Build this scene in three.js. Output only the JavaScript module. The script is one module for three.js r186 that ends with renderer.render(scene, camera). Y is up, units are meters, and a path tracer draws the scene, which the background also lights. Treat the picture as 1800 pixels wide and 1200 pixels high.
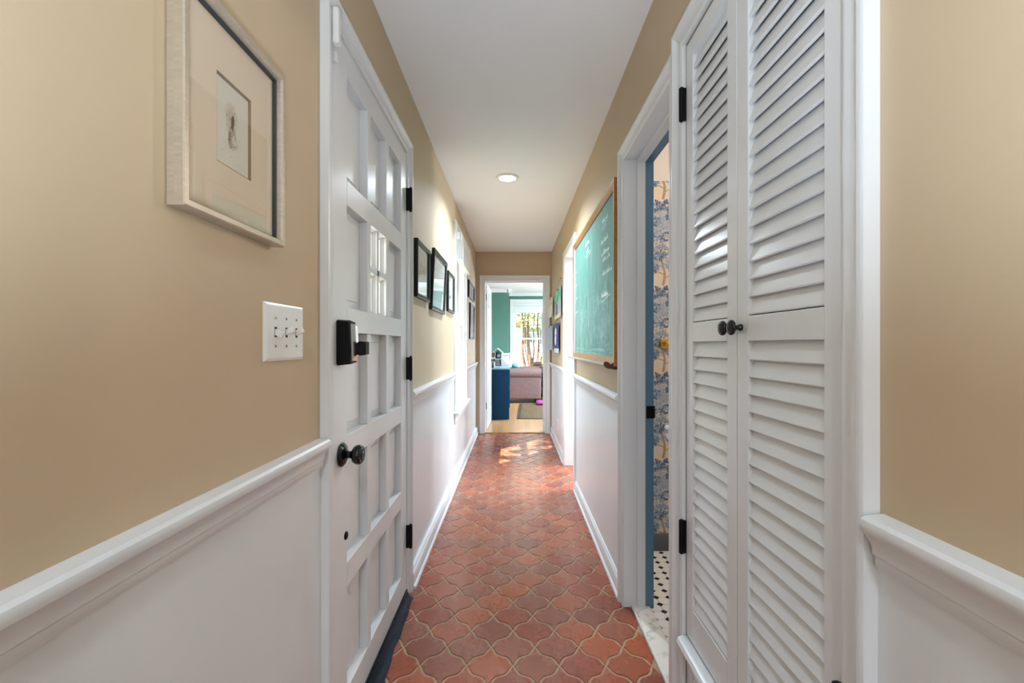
import * as THREE from 'three';
import { RoundedBoxGeometry } from 'three/addons/geometries/RoundedBoxGeometry.js';
import { ConvexGeometry } from 'three/addons/geometries/ConvexGeometry.js';
import { mergeGeometries, toCreasedNormals } from 'three/addons/utils/BufferGeometryUtils.js';
import { RectAreaLightUniformsLib } from 'three/addons/lights/RectAreaLightUniformsLib.js';
RectAreaLightUniformsLib.init();

// ------------------------------------------------------------------ camera, sky, sun, exposure
// The hall runs away from the camera along -z; "d" below is the distance down the hall (z = -d).
const scene = new THREE.Scene();
const camera = new THREE.PerspectiveCamera(2 * Math.atan(600 / 800) * 180 / Math.PI, 1.5, 0.05, 200);
camera.position.set(0, 1.19, 0);
camera.lookAt(0, 1.19, -5);
camera.setViewOffset(1800, 1200, -3.7, -5.6, 1800, 1200);
const renderer = new THREE.WebGLRenderer();
renderer.toneMapping = THREE.LinearToneMapping;
renderer.toneMappingExposure = 1.52;
renderer.shadowMap.enabled = true;
scene.background = new THREE.Color(0.86, 0.93, 1.0);
scene.backgroundIntensity = 5.5;
const sun = new THREE.DirectionalLight(0xfff1dc, 26);
sun.position.set(-10, 20, 12 - 4.3);
sun.target.position.set(0, 0, -4.3);
sun.castShadow = true;
Object.assign(sun.shadow.camera, { left: -16, right: 16, top: 16, bottom: -16, near: 1, far: 70 });
sun.shadow.mapSize.set(4096, 4096);
scene.add(sun, sun.target);
const LAMP = 8.4;            // brightness of the flush ceiling lights in the hall

// ------------------------------------------------------------------ helpers
function rng(seed) { let s = seed >>> 0; return () => { s = (s + 0x6D2B79F5) | 0; let t = Math.imul(s ^ (s >>> 15), 1 | s); t = (t + Math.imul(t ^ (t >>> 7), 61 | t)) ^ t; return ((t ^ (t >>> 14)) >>> 0) / 4294967296; }; }
const V = (x, y, d) => new THREE.Vector3(x, y, -d);
const taken = new Map();
function numbered(name) { const n = taken.get(name) ?? 0; taken.set(name, n + 1); return n ? name + '_' + String(n).padStart(3, '0') : name; }
function tag(o, label, category, group, kind) { o.userData.label = label; o.userData.category = category; if (group) o.userData.group = group; if (kind) o.userData.kind = kind; return o; }
function thing(name, label, category, [x, y, d] = [0, 0, 0], { group, kind } = {}) {
  const o = new THREE.Group(); o.name = numbered(name); o.position.set(x, y, -d); scene.add(o);
  return tag(o, label, category, group, kind);
}
const struct = (name, label, category, at) => thing(name, label, category, at, { kind: 'structure' });
// a mesh whose geometry is given in world coordinates, hung under a thing (or under a part of one)
function part(parent, name, geo, mat, label) {
  const m = new THREE.Mesh(geo, mat); m.name = name; m.castShadow = m.receiveShadow = true;
  if (!parent.isMesh) m.position.copy(parent.position).negate();
  if (label) m.userData.label = label;
  parent.add(m); return m;
}
function boxUV(g) {
  const p = g.attributes.position, n = g.attributes.normal, uv = new Float32Array(p.count * 2);
  for (let i = 0; i < p.count; i++) {
    const ax = Math.abs(n.getX(i)), ay = Math.abs(n.getY(i)), az = Math.abs(n.getZ(i));
    if (ax >= ay && ax >= az) { uv[2 * i] = p.getZ(i); uv[2 * i + 1] = p.getY(i); }
    else if (ay >= az) { uv[2 * i] = p.getX(i); uv[2 * i + 1] = p.getZ(i); }
    else { uv[2 * i] = p.getX(i); uv[2 * i + 1] = p.getY(i); }
  }
  g.setAttribute('uv', new THREE.BufferAttribute(uv, 2)); return g;
}
function flat(g) { const q = g.index ? g.toNonIndexed() : g; return q; }
function box(x0, x1, y0, y1, d0, d1, r = 0) {
  const w = Math.abs(x1 - x0), h = Math.abs(y1 - y0), l = Math.abs(d1 - d0);
  const g = r > 0 ? new RoundedBoxGeometry(w, h, l, r > 0.01 ? 4 : 1, Math.min(r, w / 2.01, h / 2.01, l / 2.01)) : new THREE.BoxGeometry(w, h, l);
  const q = flat(g); q.translate((x0 + x1) / 2, (y0 + y1) / 2, -(d0 + d1) / 2);
  q.deleteAttribute('uv'); return boxUV(q);
}
const merge = (list) => mergeGeometries(list.map((g) => { const q = flat(g); for (const k of Object.keys(q.attributes)) if (!['position', 'normal', 'uv'].includes(k)) q.deleteAttribute(k); if (!q.attributes.uv) boxUV(q); return q; }));
function outward(g) {  // a closed mesh turned right side out
  const p = g.attributes.position; let vol = 0; const a = new THREE.Vector3(), b = new THREE.Vector3(), c = new THREE.Vector3();
  for (let i = 0; i < p.count; i += 3) { a.fromBufferAttribute(p, i); b.fromBufferAttribute(p, i + 1); c.fromBufferAttribute(p, i + 2); vol += a.dot(b.cross(c)); }
  if (vol < 0) for (let i = 0; i < p.count; i += 3) for (let k = 0; k < 3; k++) { const t = p.array[(i + 1) * 3 + k]; p.array[(i + 1) * 3 + k] = p.array[(i + 2) * 3 + k]; p.array[(i + 2) * 3 + k] = t; }
  return g;
}
function soup(tris, crease = 0.5) {
  const g = new THREE.BufferGeometry(); g.setAttribute('position', new THREE.BufferAttribute(new Float32Array(tris.flat(2)), 3));
  // turn about the centroid so that the volume test holds for meshes far from the origin
  g.computeBoundingBox(); const c = g.boundingBox.getCenter(new THREE.Vector3()); g.translate(-c.x, -c.y, -c.z); outward(g); g.translate(c.x, c.y, c.z);
  g.computeVertexNormals(); return boxUV(toCreasedNormals(g, crease));
}
// wall planes: a = along the wall, y = height, t = out of the wall into the room
const XL = -0.513, XR = 0.505, DE = 6.12, DF = 10.95, CEIL = 2.439;
const mL = (a, y, t) => [XL + t, y, -a], mR = (a, y, t) => [XR - t, y, -a], mE = (a, y, t) => [a, y, -(DE - t)], mF = (a, y, t) => [a, y, -(DF - t)];
function mbox(m, a0, a1, y0, y1, t0, t1, r) { const p = m(a0, y0, t0), q = m(a1, y1, t1); return box(Math.min(p[0], q[0]), Math.max(p[0], q[0]), y0, y1, Math.min(-p[2], -q[2]), Math.max(-p[2], -q[2]), r); }
function quadSweep(rings, m, closedEnds = true) { // rings: list of equal-length closed outlines in (a,y,t)
  const T = [], P = rings.map((r) => r.map((q) => m(...q)));
  for (let k = 0; k + 1 < P.length; k++) for (let i = 0; i < P[k].length; i++) { const j = (i + 1) % P[k].length; T.push([P[k][i], P[k][j], P[k + 1][j]], [P[k][i], P[k + 1][j], P[k + 1][i]]); }
  if (closedEnds) for (const [r, s] of [[P[0], 1], [P[P.length - 1], -1]]) {
    const tri = THREE.ShapeUtils.triangulateShape(flat2d(rings[s > 0 ? 0 : rings.length - 1]), []);
    for (const [i, j, k] of tri) T.push(s > 0 ? [r[i], r[k], r[j]] : [r[i], r[j], r[k]]);
  }
  return soup(T);
}
function flat2d(r) { // the two coordinates in which an end outline spreads
  const sp = [0, 1, 2].map((c) => Math.max(...r.map((p) => p[c])) - Math.min(...r.map((p) => p[c])));
  let lo = sp.indexOf(Math.min(...sp)); const ks = [0, 1, 2].filter((c) => c !== lo);
  const pts = r.map((p) => new THREE.Vector2(p[ks[0]], p[ks[1]]));
  return pts;
}
// a moulding along a wall: profile of (t, y) pairs from a0 to a1
const run = (m, a0, a1, y0, profile) => quadSweep([profile.map(([t, y]) => [a0, y0 + y, t]), profile.map(([t, y]) => [a1, y0 + y, t])], m);
// mitred casing round an opening: profile of (u outward from the opening, t); returns side, head, side (and the sill side for a full frame)
function casing(m, a0, a1, y0, y1, profile, full = false) {
  const low = full ? (u) => y0 - u : () => y0;
  const c = [(u, t) => [a0 - u, low(u), t], (u, t) => [a0 - u, y1 + u, t], (u, t) => [a1 + u, y1 + u, t], (u, t) => [a1 + u, low(u), t]];
  const seg = (i, j) => quadSweep([profile.map(([u, t]) => c[i](u, t)), profile.map(([u, t]) => c[j](u, t))], m);
  return full ? [seg(0, 1), seg(1, 2), seg(2, 3), seg(3, 0)] : [seg(0, 1), seg(1, 2), seg(2, 3)];
}
const CAS = [[0, 0], [0, 0.010], [0.005, 0.013], [0.012, 0.0135], [0.020, 0.012], [0.029, 0.013], [0.038, 0.016], [0.043, 0.021], [0.048, 0.0245], [0.055, 0.025], [0.060, 0.023], [0.060, 0]];
const FLATCAS = [[0, 0], [0, 0.014], [0.004, 0.016], [0.052, 0.018], [0.058, 0.018], [0.060, 0.015], [0.060, 0]];
const RAIL = [[0, 0], [0.009, 0], [0.012, 0.006], [0.012, 0.016], [0.016, 0.020], [0.016, 0.028], [0.019, 0.036], [0.026, 0.046], [0.032, 0.052], [0.034, 0.060], [0.032, 0.068], [0.026, 0.072], [0, 0.074]];
const base = (s) => [[0, 0], [s, 0], [s, 0.008], [s - 0.004, 0.015], [s - 0.009, 0.018], [s - 0.009, 0.070], [s - 0.012, 0.078], [s - 0.016, 0.083], [s - 0.016, 0.090], [0, 0.095]];
function addCasing(name, label, m, a0, a1, y1, mat, profile = CAS, at) {
  const t = struct(name, label, 'trim', at); const [l, h, r] = casing(m, a0, a1, 0, y1, profile);
  part(t, 'side_casing', l, mat); part(t, 'head_casing', h, mat); part(t, 'side_casing', r, mat); return t;
}
function lathe(profile, seg = 28) { return flat(new THREE.LatheGeometry(profile.map(([r, y]) => new THREE.Vector2(r, y)), seg)); }
function axisX(g, sign, x, y, d) { g.rotateZ(-sign * Math.PI / 2); g.translate(x, y, -d); return boxUV(g); }   // a lathe whose axis points to sign*x
function cyl(p, q, r0, r1 = r0, seg = 14) {
  const a = V(...p), b = V(...q), l = a.distanceTo(b); const g = flat(new THREE.CylinderGeometry(r1, r0, l, seg));
  g.applyQuaternion(new THREE.Quaternion().setFromUnitVectors(new THREE.Vector3(0, 1, 0), b.clone().sub(a).normalize())); g.translate(...a.add(b).multiplyScalar(0.5).toArray()); return boxUV(g);
}
function tube(pts, r, seg = 24, radial = 6) { return flat(new THREE.TubeGeometry(new THREE.CatmullRomCurve3(pts.map((p) => V(...p))), seg, r, radial)); }

// ------------------------------------------------------------------ textures
function noiseGrid(seed, n) { const r = rng(seed), a = new Float32Array(n * n); for (let i = 0; i < a.length; i++) a[i] = r(); return (x, y) => { const xi = Math.floor(x), yi = Math.floor(y), u = x - xi, v = y - yi, s = u * u * (3 - 2 * u), t = v * v * (3 - 2 * v), g = (i, j) => a[(((j % n) + n) % n) * n + (((i % n) + n) % n)]; return (g(xi, yi) * (1 - s) + g(xi + 1, yi) * s) * (1 - t) + (g(xi, yi + 1) * (1 - s) + g(xi + 1, yi + 1) * s) * t; }; }
function fbm(seed, cells, oct) { const f = Array.from({ length: oct }, (_, k) => noiseGrid(seed + k * 17, cells << k)); return (u, v) => { let s = 0, w = 1, tot = 0; for (let k = 0; k < oct; k++) { s += w * f[k](u * (cells << k), v * (cells << k)); tot += w; w *= 0.55; } return s / tot; }; }
function dataTex(n, fn, { srgb = false, rep = 1, repY = rep } = {}) {
  const a = new Uint8Array(n * n * 4);
  for (let j = 0; j < n; j++) for (let i = 0; i < n; i++) { const c = fn(i / n, j / n), o = (j * n + i) * 4; for (let k = 0; k < 3; k++) a[o + k] = Math.max(0, Math.min(255, (Array.isArray(c) ? c[k] : c) * 255)); a[o + 3] = 255; }
  const t = new THREE.DataTexture(a, n, n); t.wrapS = t.wrapT = THREE.RepeatWrapping; t.magFilter = THREE.LinearFilter; t.minFilter = THREE.LinearMipmapLinearFilter; t.generateMipmaps = true; t.repeat.set(rep, repY);
  if (srgb) t.colorSpace = THREE.SRGBColorSpace; t.needsUpdate = true; return t;
}
function canvasTex(w, h, draw) { const c = document.createElement('canvas'); c.width = w; c.height = h; draw(c.getContext('2d'), w, h); const t = new THREE.CanvasTexture(c); t.colorSpace = THREE.SRGBColorSpace; t.wrapS = t.wrapT = THREE.RepeatWrapping; t.anisotropy = 8; return t; }
const n1 = fbm(11, 16, 3), n2 = fbm(29, 6, 4), n3 = fbm(53, 4, 5), n4 = fbm(71, 32, 3);
const orangePeel = dataTex(256, (u, v) => 0.25 + 0.5 * n1(u, v), { rep: 3.2 });
const wallBump = dataTex(256, (u, v) => 0.2 + 0.6 * n4(u, v), { rep: 3 });
const paintTone = dataTex(256, (u, v) => { const k = 0.965 + 0.05 * n2(u, v); return [k, k, k]; }, { rep: 0.8 });
const std = (o) => new THREE.MeshStandardMaterial(o), phys = (o) => new THREE.MeshPhysicalMaterial(o);
const lin = (r, g, b) => new THREE.Color().setRGB(r, g, b);

// ------------------------------------------------------------------ materials
const M = {};
M.white = phys({ name: 'white_gloss_paint', color: lin(0.755, 0.77, 0.785), roughness: 0.3, bumpMap: orangePeel, bumpScale: 0.0004, map: paintTone });
M.ceiling = std({ name: 'ceiling_paint', color: lin(0.87, 0.885, 0.90), roughness: 0.9, bumpMap: wallBump, bumpScale: 0.0004 });
M.beige = std({ name: 'beige_wall_paint', color: lin(0.56, 0.435, 0.285), roughness: 0.62, bumpMap: wallBump, bumpScale: 0.0004, map: paintTone });
M.cream = std({ name: 'cream_wall_paint', color: lin(0.76, 0.71, 0.66), roughness: 0.8 });
M.green = std({ name: 'green_wall_paint', color: lin(0.075, 0.19, 0.145), roughness: 0.7, bumpMap: wallBump, bumpScale: 0.0003 });
M.plain = std({ name: 'white_wall_paint', color: lin(0.74, 0.74, 0.72), roughness: 0.85 });
M.black = phys({ name: 'black_iron', color: lin(0.004, 0.004, 0.005), roughness: 0.16, specularIntensity: 1 });
M.matteBlack = phys({ name: 'black_hinge', color: lin(0.004, 0.004, 0.005), roughness: 0.5, specularIntensity: 0.35 });
M.plasticBlack = phys({ name: 'black_plastic', color: lin(0.003, 0.003, 0.004), roughness: 0.5, specularIntensity: 0.35 });
M.chrome = std({ name: 'satin_nickel', color: lin(0.72, 0.72, 0.71), roughness: 0.22, metalness: 1 });
M.plastic = phys({ name: 'white_plastic', color: lin(0.82, 0.82, 0.80), roughness: 0.3 });
M.glass = phys({ name: 'window_glass', color: 0xffffff, roughness: 0, transmission: 1, thickness: 0, ior: 1.5 });
M.blue = std({ name: 'blue_door_paint', color: lin(0.105, 0.205, 0.32), roughness: 0.4 });
M.blueGrey = std({ name: 'slate_baseboard_paint', color: lin(0.11, 0.13, 0.155), roughness: 0.45 });
M.brass = std({ name: 'brass', color: lin(0.72, 0.42, 0.10), roughness: 0.3, metalness: 1 });
M.grout = std({ name: 'sandy_grout', color: lin(0.42, 0.29, 0.185), roughness: 0.95, bumpMap: wallBump, bumpScale: 0.002, map: paintTone });

// ------------------------------------------------------------------ walls, floor, ceiling
{
  // openings in the walls (distances down the hall)
  const hall0 = -3.2;
  const w = struct('wall_left', 'long beige hall wall with white wainscot, on the side of the panelled front door', 'wall', [XL, 0, 2]);
  const xo = -0.66;
  part(w, 'plaster', merge([
    box(xo, XL, -0.05, CEIL, hall0, 1.25), box(xo, XL, 2.10, CEIL, 1.25, 2.155), box(xo, XL, -0.05, CEIL, 2.155, 3.917), box(xo, XL, -0.05, 0.60, 3.917, 4.772), box(xo, XL, 2.205, CEIL, 3.917, 4.772), box(xo, XL, -0.05, CEIL, 4.772, 6.26)]), M.beige);
  part(w, 'wainscot', merge([mbox(mL, hall0, 1.206, 0, 0.90, 0, 0.003), mbox(mL, 2.204, 3.860, 0, 0.91, 0, 0.003), mbox(mL, 3.860, 4.830, 0, 0.52, 0, 0.003), mbox(mL, 4.818, 6.12, 0, 0.91, 0, 0.003)]), M.white, 'flat white painted wainscot');
  const r = struct('wall_right', 'long beige hall wall with white wainscot, on the side of the louvered closet', 'wall', [XR, 0, 2]);
  const xi = 0.62;
  part(r, 'plaster', merge([
    box(XR, xi, -0.05, CEIL, hall0, 0.684), box(XR, xi, 2.074, CEIL, 0.684, 1.342), box(XR, xi, -0.05, 0.03, 0.684, 1.342), box(XR, xi, -0.05, CEIL, 1.342, 1.438), box(XR, xi, 2.032, CEIL, 1.438, 2.068), box(XR, xi, -0.05, CEIL, 2.068, 3.742), box(XR, xi, 2.045, CEIL, 3.742, 4.492), box(XR, xi, -0.05, CEIL, 4.492, 6.26)]), M.beige);
  part(r, 'wainscot', merge([mbox(mR, hall0, 0.632, 0, 0.91, 0, 0.003), mbox(mR, 2.116, 3.686, 0, 0.91, 0, 0.003), mbox(mR, 4.546, 6.12, 0, 0.91, 0, 0.003)]), M.white, 'flat white painted wainscot');
  const e = struct('wall_end', 'beige end wall above and around the doorway to the green room', 'wall', [0, 0, DE]);
  part(e, 'plaster', merge([box(XL, -0.395, -0.05, CEIL, DE, 6.26), box(0.412, XR, -0.05, CEIL, DE, 6.26), box(-0.395, 0.412, 2.05, CEIL, DE, 6.26)]), M.beige);
  const back = struct('wall_back', 'beige hall wall behind the camera with an unseen window for daylight', 'wall', [0, 0, hall0]);
  part(back, 'plaster', merge([box(xo, xi, -0.05, 0.75, hall0 - 0.14, hall0), box(xo, xi, 2.15, CEIL, hall0 - 0.14, hall0), box(xo, -0.4, 0.75, 2.15, hall0 - 0.14, hall0), box(0.4, xi, 0.75, 2.15, hall0 - 0.14, hall0)]), M.beige);
  const c = struct('ceiling', 'smooth white hall ceiling with a round flush light', 'ceiling', [0, CEIL, 3]);
  part(c, 'plaster', merge([box(xo, 3.55, CEIL, CEIL + 0.12, hall0 - 0.14, 6.26), box(-2.55, 3.15, CEIL, CEIL + 0.12, 6.26, DF + 0.15)]), M.ceiling);

  // closet, bathroom and kitchen shells behind the right-hand wall
  const cl = struct('wall_closet', 'plain walls inside the dark linen closet behind the louvers', 'wall', [0.9, 0, 1]);
  part(cl, 'plaster', merge([box(xi, 1.2, 0, CEIL, 0.60, 0.66), box(xi, 2.3, 0, CEIL, 1.345, 1.40), box(1.14, 1.2, 0, CEIL, 0.66, 1.345), box(xi, 1.14, 0, 0.03, 0.66, 1.345)]), M.plain);
  const b = struct('wall_bathroom', 'bathroom wall in blue and cream woodland wallpaper under a cream band', 'wall', [0.9, 0, 2.637]);
  part(b, 'plaster', merge([box(xi, 2.3, 2.138, CEIL, 2.637, 2.75), box(2.2, 2.3, 0, CEIL, 1.4, 2.637)]), M.cream);
  M.wallpaper = std({ name: 'woodland_wallpaper', roughness: 0.75, map: wallpaper() });
  { const g = box(xi, 2.2, 0, 2.138, 2.637, 2.75); const uv = g.attributes.uv; for (let i = 0; i < uv.count; i++) uv.setXY(i, (uv.getX(i) - 0.864) / 0.36 + 0.3125, (uv.getY(i) - 0.33) / 0.5); part(b, 'wallpaper', g, M.wallpaper, 'blue and cream wallpaper of trees'); }
  part(b, 'baseboard', box(xi, 2.2, 0, 0.1, 2.622, 2.637, 0.003), M.blueGrey, 'slate grey baseboard');
  const k = struct('wall_kitchen', 'white walls of the side room beyond the open doorway', 'wall', [2, 0, 4.4]);
  part(k, 'plaster', merge([box(xi, 3.55, 0, CEIL, 2.75, 2.85), box(xi, 3.55, 0, CEIL, 6.12, 6.26), box(3.4, 3.55, 0, 0.9, 2.85, 6.12), box(3.4, 3.55, 2.15, CEIL, 2.85, 6.12), box(3.4, 3.55, 0.9, 2.15, 2.85, 3.5), box(3.4, 3.55, 0.9, 2.15, 5.5, 6.12)]), M.plain);

  // the green room at the end
  const g = struct('wall_far', 'dark green far wall above white panelling in the end room', 'wall', [0, 0, DF]);
  const upper = [box(-2.4, -0.1275, 0.96, CEIL, 10.2, DF), box(-0.1275, -0.02, 0.96, CEIL, DF, DF + 0.15), box(-0.02, 0.72, 2.20, CEIL, DF, DF + 0.15), box(0.72, 3.0, 0.96, CEIL, DF, DF + 0.15)];
  part(g, 'plaster', merge(upper), M.green);
  part(g, 'wainscot', merge([box(-2.4, -0.1275, 0, 0.96, 10.2, DF), box(-0.1275, -0.02, 0, 0.96, DF, DF + 0.15), box(-0.02, 0.72, 0, 0.50, DF, DF + 0.15), box(0.72, 3.0, 0, 0.96, DF, DF + 0.15)]), M.white, 'white panelling below the green paint');
  part(g, 'chair_rail', merge([box(-2.4, -0.1275, 0.955, 1.0, 10.17, 10.2, 0.006), box(-0.1275, -0.10, 0.955, 1.0, 10.2, DF, 0.006)]), M.white);
  const crown = [[0, 0], [0.012, 0], [0.014, 0.012], [0.03, 0.03], [0.055, 0.062], [0.07, 0.068], [0.072, 0.08], [0, 0.08]];
  const mB = (a, y, t) => [a, y, -(10.2 - t)];
  part(g, 'crown_moulding', merge([run(mB, -2.4, -0.1275 + 0.07, CEIL - 0.08, crown), run(mF, -0.1275, 3.0, CEIL - 0.08, crown), run((a, y, t) => [-0.1275 + t, y, -a], 10.13, DF, CEIL - 0.08, crown)]), M.white);
  const s = struct('wall_green_room', 'side walls of the end room with unseen tall windows placed for daylight', 'wall', [0, 0, 8.5]);
  const side = (x0, x1) => [box(x0, x1, 0, 0.6, 6.26, DF + 0.15), box(x0, x1, 2.2, CEIL, 6.26, DF + 0.15), box(x0, x1, 0.6, 2.2, 6.26, 7.0), box(x0, x1, 0.6, 2.2, 8.2, 8.8), box(x0, x1, 0.6, 2.2, 10.0, DF + 0.15)];
  part(s, 'plaster', merge([...side(3.0, 3.15), box(-2.55, -2.4, 0, CEIL, 6.26, DF + 0.15), box(-2.55, xo, 0, CEIL, 6.12, 6.26), box(xi, 3.15, 0, CEIL, 6.261, 6.30)]), M.green);
}

// ------------------------------------------------------------------ terracotta floor
{
  const f = struct('floor', 'glossy terracotta hall floor of lantern-shaped tiles in sandy grout', 'floor', [0, 0, 3]);
  part(f, 'grout', merge([box(-0.66, 0.545, -0.05, -0.0026, -3.34, 6.14)]), M.grout, 'sandy grout bed');
  const PX = 0.1725, PD = 0.2077, A = PX / 2, B = PD / 2, N = 8;
  const mott = fbm(101, 5, 5), fine = fbm(131, 48, 2);
  const tileTex = dataTex(512, (u, v) => { const a = mott(u, v), b = n3(u, v), c = fine(u, v), k = 0.86 + 0.26 * a, s = Math.max(0, b - 0.42) * 0.7, p = (c - 0.5) * 0.16; return [k * (1 - 0.35 * s) + p, k * (0.98 - 0.1 * s) + p, k * (0.96 + 0.12 * s) + p]; }, { rep: 1.15 });
  const tileRough = dataTex(256, (u, v) => { const a = 0.20 + 0.08 * n3(u, v) + 0.06 * n4(u, v); return [1, a, 0]; }, { rep: 2.3 });
  const tileBump = dataTex(256, (u, v) => 0.6 * n2(u, v) + 0.3 * n4(u, v), { rep: 3 });
  const tones = [[0.32, 0.080, 0.036], [0.35, 0.098, 0.048], [0.285, 0.073, 0.038], [0.29, 0.098, 0.056], [0.36, 0.098, 0.042], [0.265, 0.084, 0.050]];
  const mats = tones.map((c, i) => phys({ name: 'terracotta_' + ['red', 'light', 'deep', 'dusky', 'orange', 'brown'][i], color: lin(...c), map: tileTex, roughness: 1, roughnessMap: tileRough, bumpMap: tileBump, bumpScale: 0.0007 }));
  // outline of one tile: four ogee sides, lobes left and right, necks near and far
  const ring = (inset) => {
    const pts = []; const side = (x0, y0, x1, y1, flip) => { for (let i = 0; i < N; i++) { const t = i / N, w = (Math.sin(2 * Math.PI * t) - 0.38 * Math.sin(4 * Math.PI * t)) * 0.0078 * (flip ? -1 : 1), nx = (y1 - y0), ny = -(x1 - x0), l = Math.hypot(nx, ny); pts.push([x0 + (x1 - x0) * t + w * nx / l, y0 + (y1 - y0) * t + w * ny / l]); } };
    side(A, 0, 0, B, false); side(0, B, -A, 0, true); side(-A, 0, 0, -B, false); side(0, -B, A, 0, true);
    const n = pts.length;   // offset inwards along the vertex normal
    return pts.map((p, i) => { const a = pts[(i + n - 1) % n], b = pts[(i + 1) % n], tx = b[0] - a[0], ty = b[1] - a[1], l = Math.hypot(tx, ty); return [p[0] - inset * ty / l, p[1] + inset * tx / l]; });
  };
  const tileGeo = (ou, ov, rot) => {
    const o = ring(0.0040), m = ring(0.0060), T = [], n = o.length, P = (q, y) => [q[0], y, -q[1]];
    for (let i = 0; i < n; i++) { const j = (i + 1) % n; T.push([P(o[i], -0.0045), P(o[j], -0.0045), P(m[j], 0)], [P(o[i], -0.0045), P(m[j], 0), P(m[i], 0)], [P(m[i], 0), P(m[j], 0), [0, 0.0006, 0]]); }
    const g = new THREE.BufferGeometry(); g.setAttribute('position', new THREE.BufferAttribute(new Float32Array(T.flat(2)), 3)); g.computeVertexNormals();
    if (g.attributes.normal.getY(2) < 0) outwardFlip(g);
    const q = toCreasedNormals(g, 0.5), p = q.attributes.position, uv = new Float32Array(p.count * 2), c = Math.cos(rot), s = Math.sin(rot);
    for (let i = 0; i < p.count; i++) { const x = p.getX(i), z = p.getZ(i); uv[2 * i] = x * c - z * s + ou; uv[2 * i + 1] = x * s + z * c + ov; }
    q.setAttribute('uv', new THREE.BufferAttribute(uv, 2)); return q;
  };
  function outwardFlip(g) { const p = g.attributes.position.array; for (let i = 0; i < p.length; i += 9) for (let k = 0; k < 3; k++) { const t = p[i + 3 + k]; p[i + 3 + k] = p[i + 6 + k]; p[i + 6 + k] = t; } g.computeVertexNormals(); }
  const geos = Array.from({ length: 8 }, (_, i) => tileGeo(i * 0.137, i * 0.271, i * 1.3));
  const r = rng(7), rest = [], spots = [];
  for (let j = -22; j < 45; j++) for (let h = 0; h < 2; h++) for (let i = -4; i < 5; i++) {
    const x = -0.0045 + (i + h * 0.5) * PX, d = 1.7922 + (j + h * 0.5) * PD;
    if (x < -0.57 || d > 6.19) continue;
    if (x > 0.56 && !(d > 3.66 && d < 4.58 && x < 0.62)) continue;
    if (x > 0.50 && !((d > 1.35 && d < 2.12) || (d > 3.66 && d < 4.58)) && x - A > 0.50) continue;
    spots.push([x, d]);
  }
  spots.sort((a, b) => (a[1] < 1.45) - (b[1] < 1.45) || a[1] - b[1]);
  let k = 0;
  for (const [x, d] of spots) {
    const g = geos[Math.floor(r() * 8)], m = mats[Math.floor(r() * 6)], tilt = [(r() - 0.5) * 0.008, (r() - 0.5) * 0.008], up = (r() - 0.5) * 0.0008;
    if (k++ < 300) { const t = part(f, 'tile', g, m); t.position.set(x - f.position.x, up - f.position.y, -d - f.position.z); t.rotation.set(tilt[0], 0, tilt[1]); }
    else rest.push(g.clone().translate(x, 0, -d));
  }
  if (rest.length) part(f, 'tile_field', merge(rest), mats[0]).userData.kind = 'stuff';
  // side room floor: plain square terracotta tiles beyond a straight joint
  const kf = struct('floor_kitchen', 'orange square-tiled floor beyond the side doorway', 'floor', [1.5, 0, 4.4]);
  part(kf, 'grout', box(0.545, 3.4, -0.05, -0.0035, 2.85, 6.12), M.grout);
  const sq = box(-0.1, 0.1, -0.006, 0.0, -0.1, 0.1, 0.003), kr = rng(19);
  for (let i = 0; i < 6; i++) for (let j = 0; j < 12; j++) { const t = part(kf, 'tile', sq, mats[[4, 1, 4, 0][Math.floor(kr() * 4)]]); t.position.set(0.655 + i * 0.208 - 1.5, 0, -(3.2 + j * 0.208) + 4.4); }
  M.terracotta = mats;
}
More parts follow.
